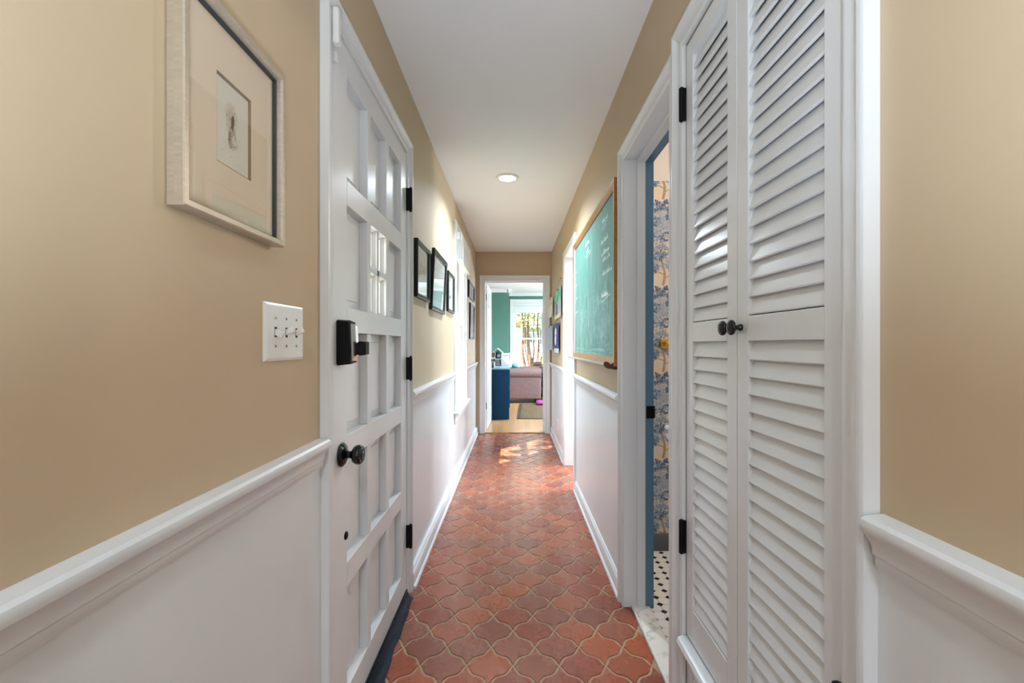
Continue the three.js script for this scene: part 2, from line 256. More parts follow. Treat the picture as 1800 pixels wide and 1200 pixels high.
// bathroom floor: white octagons and black dots; marble sill in the doorway
{
  const f = struct('floor_bathroom', 'bathroom floor of white octagon tiles with small black dots', 'floor', [1.2, 0, 2]);
  part(f, 'grout', box(0.60, 2.2, -0.05, -0.001, 1.4, 2.637), std({ name: 'grey_grout', color: lin(0.35, 0.34, 0.32), roughness: 0.9 }));
  const P = 0.0575, c = 0.0155, e = 0.0011, h = P / 2;
  const shape = (pts, y) => { const s = new THREE.Shape(pts.map(([a, b]) => new THREE.Vector2(a, b))); const g = new THREE.ExtrudeGeometry(s, { depth: 0.0015, bevelEnabled: true, bevelThickness: 0.0005, bevelSize: 0.0005, bevelSegments: 1 }); g.rotateX(-Math.PI / 2); g.translate(0, y, 0); return boxUV(flat(g)); };
  const a = h - e - 0.0005, oct = shape([[a, -a + c], [a, a - c], [a - c, a], [-a + c, a], [-a, a - c], [-a, -a + c], [-a + c, -a], [a - c, -a]], -0.001);
  const q = c - 0.0018, dot = shape([[q, 0], [0, q], [-q, 0], [0, -q]], -0.001);
  const w = phys({ name: 'white_octagon_tile', color: lin(0.8, 0.79, 0.77), roughness: 0.25 }), k = phys({ name: 'black_dot_tile', color: lin(0.012, 0.012, 0.013), roughness: 0.25 });
  const rest = [], restDot = []; const spots = [];
  for (let i = 0; i < 27; i++) for (let j = 0; j < 22; j++) spots.push([0.640 + i * P, 1.425 + j * P, i]);
  for (const [x, d, i] of spots) {
    if (d > 2.66) continue;
    if (i < 8) { let t = part(f, 'octagon_tile', oct, w); t.position.set(x - 1.2, 0, -d + 2); t = part(f, 'dot_tile', dot, k); t.position.set(x + h - 1.2, 0, -(d + h) + 2); }
    else { rest.push(oct.clone().translate(x, 0, -d)); restDot.push(dot.clone().translate(x + h, 0, -d - h)); }
  }
  part(f, 'octagon_field', merge(rest), w).userData.kind = 'stuff';
  part(f, 'dot_field', merge(restDot), k).userData.kind = 'stuff';
  const mn = fbm(211, 3, 5), mn2 = fbm(223, 8, 4);
  const marble = dataTex(512, (u, v) => { const s = Math.abs(Math.sin((u * 2 + v * 1 + 1.6 * mn(u, v)) * Math.PI * 2)), vein = Math.pow(1 - s, 3), cl = mn2(u, v) - 0.5, k = 0.93 - 0.16 * vein * (0.4 + mn2(v, u)) + 0.05 * cl; return [k, k * 0.995, k * (0.98 - 0.03 * vein)]; }, { srgb: true, rep: 2.6 });
  const t = struct('threshold_bathroom', 'white marble door sill with grey veins at the bathroom doorway', 'threshold', [0.57, 0, 1.75]);
  part(t, 'marble_slab', box(0.530, 0.612, -0.004, 0.012, 1.40, 2.10, 0.004), phys({ name: 'veined_marble', map: marble, color: lin(0.86, 0.86, 0.85), roughness: 0.2 }));
}
// oak floor of the green room with its door sill
{
  const gr = fbm(307, 4, 5), str = fbm(311, 8, 4);
  const oak = dataTex(512, (u, v) => { const plank = Math.floor(u * 8), o = plank * 0.37, a = str(u * 4, v * 0.25 + o), b = gr(u, v * 0.5 + o), edge = Math.min((u * 8) % 1, 1 - (u * 8) % 1) < 0.012 ? 0.72 : 1, k = (0.75 + 0.35 * a + 0.12 * (b - 0.5) + 0.09 * Math.sin(plank * 2.4)) * edge; return [k, k * 0.97, k * 0.93]; }, { rep: 1.6, repY: 0.6 });
  M.oak = phys({ name: 'oak_floor', color: lin(0.52, 0.29, 0.13), map: oak, roughness: 0.28, clearcoat: 0.3, clearcoatRoughness: 0.25 });
  const f = struct('floor_green_room', 'polished oak floor of the end room', 'floor', [0, 0, 8.5]);
  part(f, 'boards', box(-2.4, 3.0, -0.05, 0.004, 6.26, DF), M.oak);
  const t = struct('threshold_oak', 'narrow oak sill across the doorway to the green room', 'threshold', [0, 0, 6.2]);
  part(t, 'sill', box(-0.395, 0.412, -0.004, 0.014, 6.11, 6.27, 0.006), M.oak);
}

// ------------------------------------------------------------------ trim: chair rails, baseboards, casings
{
  let n = 0; const next = () => 'trim_' + ++n;
  const rail = (m, a0, a1, y, label, at) => { const t = struct(next(), label, 'trim', at); part(t, 'chair_rail', run(m, a0, a1, y, RAIL), M.white); };
  rail(mL, -3.2, 1.196, 0.870, 'white moulded chair rail under the framed etching and light switches', [XL, 0.9, 0.5]);
  rail(mL, 2.213, 3.857, 0.888, 'white chair rail between the front door and the hall window', [XL, 0.9, 3]);
  rail(mL, 4.834, DE, 0.888, 'short white chair rail between the hall window and the end doorway', [XL, 0.9, 5.5]);
  rail(mR, -3.2, 0.622, 0.885, 'white moulded chair rail on the near wall beside the louvered closet', [XR, 0.9, 0]);
  rail(mR, 2.130, 3.690, 0.880, 'white chair rail under the chalkboard', [XR, 0.9, 3]);
  rail(mR, 4.555, DE, 0.885, 'short white chair rail under the hanging children\'s drawings', [XR, 0.9, 5.3]);
  let b = 0; const bb = (m, a0, a1, s, name, label) => { const t = struct(name, label, 'baseboard', [m === mL ? XL : XR, 0, a0]); part(t, 'board', run(m, a0, a1, 0, base(s)), M.white); };
  bb(mL, 2.213, DE, 0.034, 'baseboard_left', 'white baseboard running from the front door past the hall window');
  bb(mL, -3.2, 1.196, 0.034, 'baseboard_left_near', 'white baseboard below the wall with the framed etching');
  bb(mR, 2.130, 3.700, 0.025, 'baseboard_right', 'white baseboard below the chalkboard wall');
  bb(mR, 4.555, DE, 0.025, 'baseboard_right_far', 'white baseboard below the hanging drawings');
  bb(mR, -3.2, 0.622, 0.025, 'baseboard_right_near', 'white baseboard on the near wall beside the louvered closet');
  addCasing(next(), 'white moulded casing round the panelled front door', mL, 1.262, 2.148, 2.095, M.white, CAS, [XL, 0, 1.7]);
  addCasing(next(), 'white moulded casing round the louvered closet doors', mR, 0.688, 1.338, 2.070, M.white, CAS, [XR, 0, 1]);
  addCasing(next(), 'white moulded casing round the bathroom doorway', mR, 1.452, 2.066, 2.030, M.white, CAS.map(([u, t]) => [u * 0.9, t]), [XR, 0, 1.7]);
  addCasing(next(), 'white casing round the open side doorway behind the chalkboard', mR, 3.742, 4.490, 2.042, M.white, FLATCAS, [XR, 0, 4.1]);
  addCasing(next(), 'white casing round the doorway to the green room', mE, -0.395, 0.412, 2.052, M.white, CAS.map(([u, t]) => [u * 1.15, t * 0.85]), [0, 0, DE]);
  // linings of the two cased openings
  const j = struct(next(), 'white jambs lining the side doorway', 'trim', [0.56, 0, 4.1]);
  part(j, 'jamb', box(0.497, 0.635, 0, 2.05, 4.484, 4.500, 0.002), M.white); part(j, 'jamb', box(0.497, 0.635, 0, 2.05, 3.732, 3.748, 0.002), M.white); part(j, 'head_jamb', box(0.497, 0.635, 2.040, 2.055, 3.748, 4.484, 0.002), M.white);
  const k = struct(next(), 'white jambs lining the doorway to the green room', 'trim', [0, 0, 6.2]);
  part(k, 'jamb', box(-0.402, -0.388, 0, 2.05, 6.112, 6.27, 0.002), M.white); part(k, 'jamb', box(0.405, 0.419, 0, 2.05, 6.112, 6.27, 0.002), M.white); part(k, 'head_jamb', box(-0.388, 0.405, 2.044, 2.058, 6.112, 6.27, 0.002), M.white);
  part(k, 'stop', box(0.393, 0.405, 0, 2.044, 6.18, 6.22, 0.002), M.white); part(k, 'stop', box(-0.388, 0.393, 2.032, 2.044, 6.18, 6.22, 0.002), M.white);
  const far = struct(next(), 'white casing of the tall window in the green room', 'trim', [0.35, 1, DF]);
  const [l, h, r, s] = casing(mF, -0.02, 0.72, 0.50, 2.20, [[0, 0], [0, 0.016], [0.07, 0.02], [0.08, 0.02], [0.08, 0]], true);
  for (const [q, nm] of [[l, 'side_casing'], [h, 'head_casing'], [r, 'side_casing'], [s, 'apron']]) part(far, nm, q, M.white);
}

// ------------------------------------------------------------------ door_1: the panelled front door
{
  const t = struct('door_1', 'white panelled front door with four small panes, black lock and black knob', 'door', [-0.53, 0, 1.7]);
  const F = -0.508, K = -0.553, D0 = 1.267, D1 = 2.143, TOP = 2.090, BOT = 0.014;
  const cols = [[1.384, 1.577], [1.615, 1.811], [1.850, 2.046]], rows = [0.1406, 0.5275, 0.915, 1.303, 1.691].map((y) => [y, y + 0.312]);
  const R = 0.0022;
  part(t, 'stile', box(K, F, BOT, TOP, D0, cols[0][0], R), M.white); part(t, 'stile', box(K, F, BOT, TOP, cols[2][1], D1, R), M.white);
  const ys = [BOT, ...rows.flat(), TOP];
  for (let i = 0; i < 6; i++) part(t, 'rail', box(K, F, ys[2 * i], ys[2 * i + 1], cols[0][0], cols[2][1], R), M.white);
  for (const [y0, y1] of rows) for (const [a, b] of [[cols[0][1], cols[1][0]], [cols[1][1], cols[2][0]]]) part(t, 'muntin', box(K, F, y0, y1, a, b, R), M.white);
  const map = (a, y, x) => [x, y, -a];
  rows.forEach(([y0, y1], ri) => cols.forEach(([a0, a1], ci) => {
    if (ri === 3 && ci === 1) {            // glazed light of four panes
      const am = (a0 + a1) / 2, ym = (y0 + y1) / 2, g = 0.011;
      const bar = part(t, 'glazing_bar', merge([box(-0.545, F - 0.004, y0, y1, am - g, am + g, R), box(-0.545, F - 0.004, ym - g, ym + g, a0, a1, R)]), M.white);
      for (const [b0, b1] of [[a0, am - g], [am + g, a1]]) for (const [z0, z1] of [[y0, ym - g], [ym + g, y1]]) {
        part(t, 'pane', box(-0.538, -0.535, z0, z1, b0, b1), M.glass);
        const e = 0.012; part(bar, 'glazing_bead', merge(casing((a, y, q) => [-0.535 + q, y, -a], b0 + e, b1 - e, z0 + e, z1 - e, [[0, 0], [0, 0.004], [0.006, 0.009], [0.012, 0.018], [0.012, 0]], true)), M.white);
      }
      return;
    }
    const b = -0.5365, e = 0.030, u = 0.007;   // raised field inside the recess
    const rg = (i, x) => [[a0 + i, y0 + i, x], [a1 - i, y0 + i, x], [a1 - i, y1 - i, x], [a0 + i, y1 - i, x]];
    part(t, 'panel', quadSweep([rg(0, b - 0.010), rg(0, b), rg(e - 0.003, b + u * 0.5), rg(e, b + u)], map), M.white);
  }));
  for (const y of [1.821, 1.026, 0.235]) {
    const h = part(t, 'hinge', merge([cyl([-0.488, y, 2.146], [-0.488, y + 0.105, 2.146], 0.008), box(-0.5085, -0.490, y, y + 0.105, 2.138, 2.146)]), M.matteBlack, 'black hinge');
    part(h, 'finial', merge([flat(new THREE.SphereGeometry(0.006, 10, 8)).translate(-0.488, y + 0.106, -2.146), flat(new THREE.SphereGeometry(0.006, 10, 8)).translate(-0.488, y - 0.001, -2.146)]), M.matteBlack);
  }
  // keypad lock body with a nickel face and a thumb turn
  const P = (list) => { const q = flat(new ConvexGeometry(list.map((p) => V(...p)))); q.computeVertexNormals(); return boxUV(q); };
  const y0 = 1.130, y1 = 1.262, a0 = 1.300, a1 = 1.372;
  const lock = part(t, 'lock_body', P([[F, y0 + 0.006, a0], [F, y1 - 0.004, a0], [F, y0, a0 + 0.008], [F, y1, a0 + 0.008], [F, y0, a1 - 0.01], [F, y1, a1 - 0.01], [F, y0 + 0.01, a1], [F, y1 - 0.01, a1], [-0.474, y1 - 0.006, a0 + 0.001], [-0.468, y0 + 0.012, a0 + 0.001], [-0.470, y0 + 0.004, a0 + 0.012], [-0.472, y1 - 0.002, a0 + 0.012], [-0.474, y1 - 0.006, a1 - 0.012], [-0.470, y0 + 0.008, a1 - 0.012]]), M.plasticBlack, 'black keypad lock');
  part(lock, 'face_plate', P([[-0.474, y1 - 0.010, a0 + 0.012], [-0.4695, y0 + 0.012, a0 + 0.012], [-0.474, y1 - 0.010, a1 - 0.014], [-0.4695, y0 + 0.012, a1 - 0.014], [-0.463, y1 - 0.016, a0 + 0.026], [-0.458, y0 + 0.030, a0 + 0.026], [-0.463, y1 - 0.016, a1 - 0.026], [-0.458, y0 + 0.030, a1 - 0.026]]), M.chrome, 'satin nickel face');
  part(lock, 'thumb_turn', P([[-0.462, 1.166, 1.322], [-0.462, 1.192, 1.322], [-0.462, 1.166, 1.348], [-0.462, 1.192, 1.348], [-0.447, 1.158, 1.314], [-0.447, 1.200, 1.314], [-0.447, 1.158, 1.354], [-0.447, 1.200, 1.354], [-0.430, 1.162, 1.320], [-0.430, 1.198, 1.320], [-0.430, 1.162, 1.350], [-0.430, 1.198, 1.350]]), M.plasticBlack, 'black thumb turn');
  const rose = part(t, 'rose', axisX(lathe([[0, 0], [0.034, 0], [0.036, 0.003], [0.034, 0.006], [0.031, 0.007], [0.030, 0.010], [0.024, 0.013], [0.018, 0.015], [0.014, 0.018], [0, 0.018]]), 1, F, 0.867, 1.338), M.black, 'round black rose');
  part(rose, 'knob', axisX(lathe([[0, 0.014], [0.012, 0.014], [0.0105, 0.022], [0.011, 0.030], [0.016, 0.034], [0.024, 0.038], [0.0285, 0.046], [0.0285, 0.054], [0.026, 0.060], [0.0225, 0.062], [0.0215, 0.0605], [0.017, 0.062], [0.0135, 0.0655], [0.0125, 0.064], [0.006, 0.066], [0, 0.067]]), 1, F, 0.867, 1.338), M.black, 'turned black knob');
  part(t, 'plug', axisX(lathe([[0, 0], [0.012, 0], [0.012, 0.003], [0.009, 0.005], [0, 0.005]], 16), 1, F, 0.615, 1.372), M.matteBlack, 'small black plug');
  part(t, 'magnet', box(F, F + 0.012, 1.985, 2.012, 1.272, 1.288, 0.003), M.plastic, 'small white contact magnet');
  // black sweep and a loose navy draught flap along the foot of the door
  part(t, 'sweep', box(F, F + 0.006, 0.004, 0.040, D0, D1, 0.001), M.plasticBlack, 'black rubber sweep');
  const T = [], n = 40, cross = (d, k) => { const w = 0.004 * Math.sin(d * 17) + 0.003 * Math.sin(d * 41 + 1); return [[-0.503, 0.034], [-0.497, 0.026], [-0.490, 0.013 + w * 0.4], [-0.480 + w * 0.5, 0.005 + Math.abs(w) * 0.5], [-0.470 + w * 0.8 + 0.035 * Math.max(0, 1.97 - d), 0.0032]][k]; };
  for (let i = 0; i < n; i++) for (let k = 0; k < 4; k++) { const d0 = D0 + (D1 - 0.004 - D0) * i / n, d1 = D0 + (D1 - 0.004 - D0) * (i + 1) / n, q = (d, kk, o) => { const c = cross(d, kk); return [c[0], c[1] + o, -d]; }; for (const o of [0, -0.0016]) T.push([q(d0, k, o), q(d1, k, o), q(d1, k + 1, o)], [q(d0, k, o), q(d1, k + 1, o), q(d0, k + 1, o)]); }
  const g = new THREE.BufferGeometry(); g.setAttribute('position', new THREE.BufferAttribute(new Float32Array(T.flat(2)), 3)); g.computeVertexNormals();
  part(t, 'draught_flap', boxUV(toCreasedNormals(g, 0.9)), phys({ name: 'navy_vinyl', color: lin(0.002, 0.005, 0.016), roughness: 0.45, specularIntensity: 0.3 }), 'navy vinyl draught flap');
  // lining and threshold
  const j = struct('trim_door_lining', 'white jambs and dark sill lining the front door opening', 'trim', [-0.58, 0, 1.7]);
  part(j, 'jamb', box(-0.66, -0.505, 0, 2.1, 1.245, 1.2625, 0.002), M.white); part(j, 'jamb', box(-0.66, -0.505, 0, 2.1, 2.1475, 2.165, 0.002), M.white); part(j, 'head_jamb', box(-0.66, -0.505, 2.0945, 2.11, 1.262, 2.148, 0.002), M.white);
  part(j, 'sill', box(-0.66, -0.505, -0.01, 0.006, 1.262, 2.148), M.plasticBlack, 'dark metal sill');
  const s = thing('door_sensor', 'slim white alarm contact at the top corner of the front door frame', 'sensor', [-0.48, 2.05, 1.24]);
  part(s, 'housing', box(-0.4885, -0.472, 2.002, 2.100, 1.222, 1.246, 0.004), M.plastic); part(s, 'seam', box(-0.4723, -0.4712, 2.074, 2.076, 1.223, 1.245), M.white);
}

// ------------------------------------------------------------------ the louvered closet doors (two leaves), sill and vent
{
  const leaf = (name, label, d0, d1, knobD, hingeD) => {
    const t = struct(name, label, 'door', [XR, 0.345, (d0 + d1) / 2]);
    const F = XR - 0.001, K = XR + 0.029, S = 0.047, y0 = 0.345, y1 = 2.062, R = 0.002;
    part(t, 'stile', box(F, K, y0, y1, d0, d0 + S, R), M.white); part(t, 'stile', box(F, K, y0, y1, d1 - S, d1, R), M.white);
    for (const [a, b] of [[y0, 0.440], [1.198, 1.252], [2.010, y1]]) part(t, 'rail', box(F, K, a, b, d0 + S, d1 - S, R), M.white);
    // slats with rounded front edges, pitched down towards the hall
    const w0 = d0 + S, w1 = d1 - S, prof = [[0.0060, -0.0020], [0.0030, -0.0012], [0.0020, 0.0010], [0.0026, 0.0034], [0.0150, 0.0405], [0.0205, 0.0405], [0.0220, 0.0380], [0.0095, -0.0004]];
    const slat = quadSweep([prof.map(([x, y]) => [w0, y, x]), prof.map(([x, y]) => [w1, y, x])], (a, y, x) => [F + x, y, -a]);
    for (const [a, b] of [[0.440, 1.198], [1.252, 2.010]]) for (let i = 0; i < 20; i++) { const m = part(t, 'slat', slat, M.white); m.position.y += a + 0.004 + i * (b - a - 0.006) / 20; }
    part(t, 'knob', axisX(lathe([[0, 0], [0.0075, 0], [0.0080, 0.003], [0.0060, 0.007], [0.0050, 0.012], [0.0062, 0.016], [0.0120, 0.018], [0.0165, 0.020], [0.0172, 0.0235], [0.0160, 0.026], [0.0140, 0.0265], [0.0130, 0.0285], [0.0095, 0.0290], [0.0085, 0.0305], [0.0040, 0.0318], [0, 0.032]]), -1, F, 1.228, knobD), M.black, 'turned black knob');
    for (const y of [1.846, 0.580]) { const h = part(t, 'hinge', merge([cyl([F - 0.013, y, hingeD], [F - 0.013, y + 0.095, hingeD], 0.0075), box(F - 0.013, F, y, y + 0.095, hingeD - 0.004, hingeD + 0.004)]), M.matteBlack, 'black hinge'); part(h, 'finial', merge([cyl([F - 0.013, y - 0.003, hingeD], [F - 0.013, y, hingeD], 0.004, 0.006), cyl([F - 0.013, y + 0.095, hingeD], [F - 0.013, y + 0.098, hingeD], 0.006, 0.004)]), M.matteBlack); }
    return t;
  };
  leaf('door_2', 'white louvered closet leaf nearest the camera, hinged at the right', 0.694, 1.028, 1.009, 0.691);
  leaf('door_3', 'white louvered closet leaf nearer the bathroom doorway, hinged at the left', 1.0305, 1.332, 1.051, 1.335);
  const s = struct('trim_closet_sill', 'rounded white sill moulding below the louvered closet doors', 'trim', [XR, 0.32, 1]);
  part(s, 'sill', quadSweep([0.69, 1.336].map((d) => [[0.0, 0.338], [0.014, 0.338], [0.026, 0.333], [0.031, 0.322], [0.026, 0.311], [0.014, 0.306], [0.0, 0.306]].map(([t, y]) => [d, y, t - 0.001])), mR), M.white);
  part(s, 'sill_board', box(XR + 0.001, XR + 0.11, 0.306, 0.338, 0.69, 1.336), M.white);
  part(s, 'apron', merge([box(XR + 0.002, XR + 0.02, 0.0, 0.05, 0.69, 1.336), box(XR + 0.002, XR + 0.02, 0.275, 0.306, 0.69, 1.336), box(XR + 0.002, XR + 0.02, 0.05, 0.275, 0.69, 0.75), box(XR + 0.002, XR + 0.02, 0.05, 0.275, 1.285, 1.336)]), M.white);
  const v = thing('air_vent', 'white slatted air return grille below the louvered closet', 'vent', [XR, 0.05, 1]);
  const frame = casing(mR, 0.76, 1.275, 0.062, 0.263, [[0, -0.003], [0, 0.006], [0.010, 0.008], [0.018, 0.004], [0.018, -0.003]], true);
  part(v, 'frame', merge(frame), M.white);
  const blade = quadSweep([0.76, 1.275].map((d) => [[0.004, 0], [0.006, 0.0012], [-0.010, 0.0135], [-0.012, 0.0122]].map(([t, y]) => [d, y, t])), mR);
  for (let i = 0; i < 13; i++) { const m = part(v, 'blade', blade, M.white); m.position.y += 0.064 + i * 0.0152; }
}

// ------------------------------------------------------------------ bathroom doorway
{
  const t = struct('door_4', 'bathroom door frame, white outside with a blue inner edge and black strike', 'door', [0.55, 0, 1.75]);
  part(t, 'jamb', box(0.495, 0.592, 0.0, 2.035, 2.062, 2.076, 0.002), M.white); part(t, 'jamb', box(0.495, 0.592, 0.0, 2.035, 1.436, 1.452, 0.002), M.white); part(t, 'head_jamb', box(0.495, 0.592, 2.026, 2.040, 1.452, 2.062, 0.002), M.white);
  part(t, 'stop', box(0.555, 0.592, 0.0, 2.014, 2.050, 2.062, 0.002), M.white); part(t, 'stop', box(0.555, 0.592, 2.012, 2.026, 1.452, 2.062, 0.002), M.white);
  part(t, 'inner_jamb', box(0.592, 0.630, 0.0, 2.035, 2.052, 2.076, 0.002), M.blue, 'blue inner jamb'); part(t, 'inner_head', box(0.592, 0.630, 2.014, 2.040, 1.452, 2.052, 0.002), M.blue, 'blue inner head');
  const st = part(t, 'strike_plate', box(0.596, 0.634, 0.858, 0.914, 2.047, 2.0525, 0.002), M.matteBlack, 'black strike plate'); part(st, 'strike_lip', cyl([0.628, 0.868, 2.044], [0.628, 0.904, 2.044], 0.006), M.matteBlack);
  const lf = part(t, 'leaf', merge([box(0.625, 1.225, 0.012, 2.01, 1.448, 1.482, 0.002)]), M.blue, 'blue bathroom door leaf standing open'); part(lf, 'leaf_panel', merge([box(0.70, 1.15, 1.1, 1.9, 1.480, 1.486, 0.003), box(0.70, 1.15, 0.2, 0.95, 1.480, 1.486, 0.003)]), M.blue);
  const h = thing('hook', 'small white hook on the frame between bathroom and closet', 'hook', [0.48, 0.93, 1.395]);
  part(h, 'stem', tube([[0.484, 0.91, 1.396], [0.472, 0.905, 1.396], [0.468, 0.918, 1.396]], 0.004, 10), M.white); part(h, 'knob', flat(new THREE.SphereGeometry(0.0085, 14, 10)).translate(0.470, 0.936, -1.396), M.white); part(h, 'plate', box(0.474, 0.482, 0.895, 0.945, 1.390, 1.402, 0.003), M.white);
  const b = thing('towel_bar', 'brass towel bar with square rosette on the woodland wallpaper', 'towel bar', [0.87, 1.19, 2.63]);
  part(b, 'rosette', box(0.846, 0.896, 1.168, 1.224, 2.622, 2.637, 0.004), M.brass); part(b, 'rosette', box(1.346, 1.396, 1.168, 1.224, 2.622, 2.637, 0.004), M.brass);
  part(b, 'bar', cyl([0.87, 1.196, 2.585], [1.372, 1.196, 2.585], 0.009), M.brass); part(b, 'post', box(0.860, 0.882, 1.186, 1.207, 2.58, 2.625, 0.003), M.brass); part(b, 'post', box(1.360, 1.382, 1.186, 1.207, 2.58, 2.625, 0.003), M.brass);
  const l = thing('unseen_wall_lamp', 'unseen warm globe lamp inside the bathroom, placed to light its wallpaper and floor', 'lamp', [1.7, 2.05, 2.6]);  // lamp out of view, its warm light falls on wallpaper and octagons
  part(l, 'wall_plate', box(1.62, 1.78, 2.0, 2.1, 2.615, 2.637, 0.005), M.brass);
  part(l, 'globe', flat(new THREE.SphereGeometry(0.075, 20, 14)).translate(1.7, 2.05, -2.52), std({ name: 'warm_globe', color: 0xffffff, emissive: lin(1, 0.72, 0.45), emissiveIntensity: 2 }));
  const pl = new THREE.PointLight(lin(1, 0.90, 0.80), 1.5); pl.position.set(0, 0, 0.08); pl.shadow.radius = 3; pl.castShadow = true; l.add(pl);
}

// ------------------------------------------------------------------ ceiling lights
function ceilingLight(label, x, d, power = LAMP) {
  const t = thing('ceiling_light', label, 'light', [x, CEIL, d], { group: 'flush ceiling lights' });
  part(t, 'trim_ring', flat(lathe([[0.062, 0], [0.086, 0], [0.084, -0.006], [0.076, -0.010], [0.064, -0.010], [0.062, -0.006]], 40)).translate(x, CEIL, -d), M.plastic);
  part(t, 'lens', flat(lathe([[0, -0.008], [0.040, -0.0085], [0.063, -0.0075], [0.063, -0.002], [0, -0.002]], 40)).translate(x, CEIL, -d), std({ name: 'lit_lens', color: 0xffffff, emissive: lin(1, 0.97, 0.92), emissiveIntensity: 7, roughness: 0.6 }));
  const a = new THREE.SpotLight(lin(0.84, 1, 1.16), power, 0, 76 * Math.PI / 180, 0.6, 2); a.position.set(0, -0.016, 0); a.target.position.set(0, -2, 0); a.shadow.radius = 3.2; a.castShadow = true; t.add(a, a.target);
}
ceilingLight('round flush ceiling light glowing halfway down the hall', -0.05, 3.40);
ceilingLight('unseen round flush ceiling light behind the camera, placed to light the near hall', 0.0, -0.9, LAMP * 0.62);  // out of view, lights the near walls and floor
{
  const t = thing('added_uplight', 'added slim black uplighter just behind the camera, fill for the near ceiling and walls', 'lamp', [0, 0, -0.1]);  // added fill lamp out of view, brightens near ceiling and upper walls
  part(t, 'base', lathe([[0, 0], [0.12, 0], [0.12, 0.01], [0.02, 0.025], [0, 0.025]], 28).translate(0, 0.001, 0.1), M.black); part(t, 'pole', cyl([0, 0.02, -0.1], [0, 0.84, -0.1], 0.011), M.black);
  part(t, 'can', lathe([[0.02, 0.83], [0.07, 0.86], [0.075, 0.95], [0.071, 0.95], [0.066, 0.87], [0, 0.85], [0, 0.83]], 32).translate(0, 0, 0.1), M.black);
  part(t, 'lens', lathe([[0, 0.930], [0.069, 0.930], [0.069, 0.938], [0, 0.938]], 32).translate(0, 0, 0.1), std({ name: 'lit_uplight_lens', color: 0xffffff, emissive: lin(0.95, 1, 1.05), emissiveIntensity: 6 }));
  const p = new THREE.SpotLight(lin(0.82, 1, 1.19), 4.1, 0, 80 * Math.PI / 180, 0.5, 2); p.position.set(0, 0.955, 0); p.target.position.set(0, 3, 0); p.shadow.radius = 3.4; p.castShadow = true; t.add(p, p.target);
}
ceilingLight('unseen round flush ceiling light right of the doorway, placed to brighten the green room', 1.3, 7.6, LAMP * 2.4);  // unseen pair of lights that brightens the green room
ceilingLight('unseen round flush ceiling light left of the doorway, placed to brighten the green room', -1.3, 8.6, LAMP * 2.4);
ceilingLight('unseen round flush ceiling light in the side room nearer the hall, lights the side doorway', 1.3, 4.2, LAMP * 1.35);  // unseen pair of lights, reaches the hall through the side doorway
ceilingLight('unseen round flush ceiling light in the side room nearer its window, lights the side doorway', 2.5, 4.2, LAMP * 1.35);
function addedFloorLamp(label, x, d, power) {  // added lamps out of view, spill light through the doorways
  const t = thing('added_floor_lamp', label, 'lamp', [x, 0, d]);
  part(t, 'base', lathe([[0, 0], [0.13, 0], [0.13, 0.012], [0.02, 0.03], [0, 0.03]], 28).translate(x, 0.005, -d), M.black); part(t, 'pole', cyl([x, 0.02, d], [x, 1.18, d], 0.011), M.black);
  part(t, 'globe', flat(new THREE.SphereGeometry(0.13, 28, 20)).translate(x, 1.30, -d), std({ name: 'lit_opal_globe', color: 0xffffff, emissive: lin(0.98, 1, 1), emissiveIntensity: 5 }));
  const p = new THREE.PointLight(lin(0.84, 1, 1.16), power); p.position.set(0, 1.30, 0); p.shadow.radius = 6; p.castShadow = true; t.add(p);
}
addedFloorLamp('added opal globe floor lamp out of view in the green room, lights the room and hall', 1.9, 8.4, 14);
addedFloorLamp('added opal globe floor lamp out of view in the side room, spills light into the hall', 2.2, 5.2, 7.5);

// ------------------------------------------------------------------ windows
function doubleHung(t, m, a0, a1, y0, y1, depth, meet, mat = M.white) {
  // jamb lining, then two sashes of stiles, rails and one pane each
  const J = 0.02;
  part(t, 'jamb', mbox(m, a0 - 0.005, a0 + J, y0, y1, -depth, -0.004, 0.002), mat); part(t, 'jamb', mbox(m, a1 - J, a1 + 0.005, y0, y1, -depth, -0.004, 0.002), mat);
  part(t, 'head_jamb', mbox(m, a0 + J, a1 - J, y1 - J, y1 + 0.005, -depth, -0.004, 0.002), mat); part(t, 'sill', mbox(m, a0 + J, a1 - J, y0 - 0.005, y0 + 0.03, -depth, -0.02, 0.002), mat);
  const sash = (lo, hi, t0, t1, rail0, rail1) => {
    const s = part(t, 'sash', merge([mbox(m, a0 + J, a0 + J + 0.045, lo, hi, t0, t1, 0.003), mbox(m, a1 - J - 0.045, a1 - J, lo, hi, t0, t1, 0.003), mbox(m, a0 + J + 0.045, a1 - J - 0.045, lo, lo + rail0, t0, t1, 0.003), mbox(m, a0 + J + 0.045, a1 - J - 0.045, hi - rail1, hi, t0, t1, 0.003)]), mat);
    part(s, 'pane', mbox(m, a0 + J + 0.045, a1 - J - 0.045, lo + rail0, hi - rail1, (t0 + t1) / 2 - 0.0015, (t0 + t1) / 2 + 0.0015), M.glass);
  };
  sash(y0 + 0.03, meet + 0.02, -depth * 0.52, -depth * 0.30, 0.065, 0.035);
  sash(meet - 0.02, y1 - J, -depth * 0.78, -depth * 0.56, 0.035, 0.045);
}
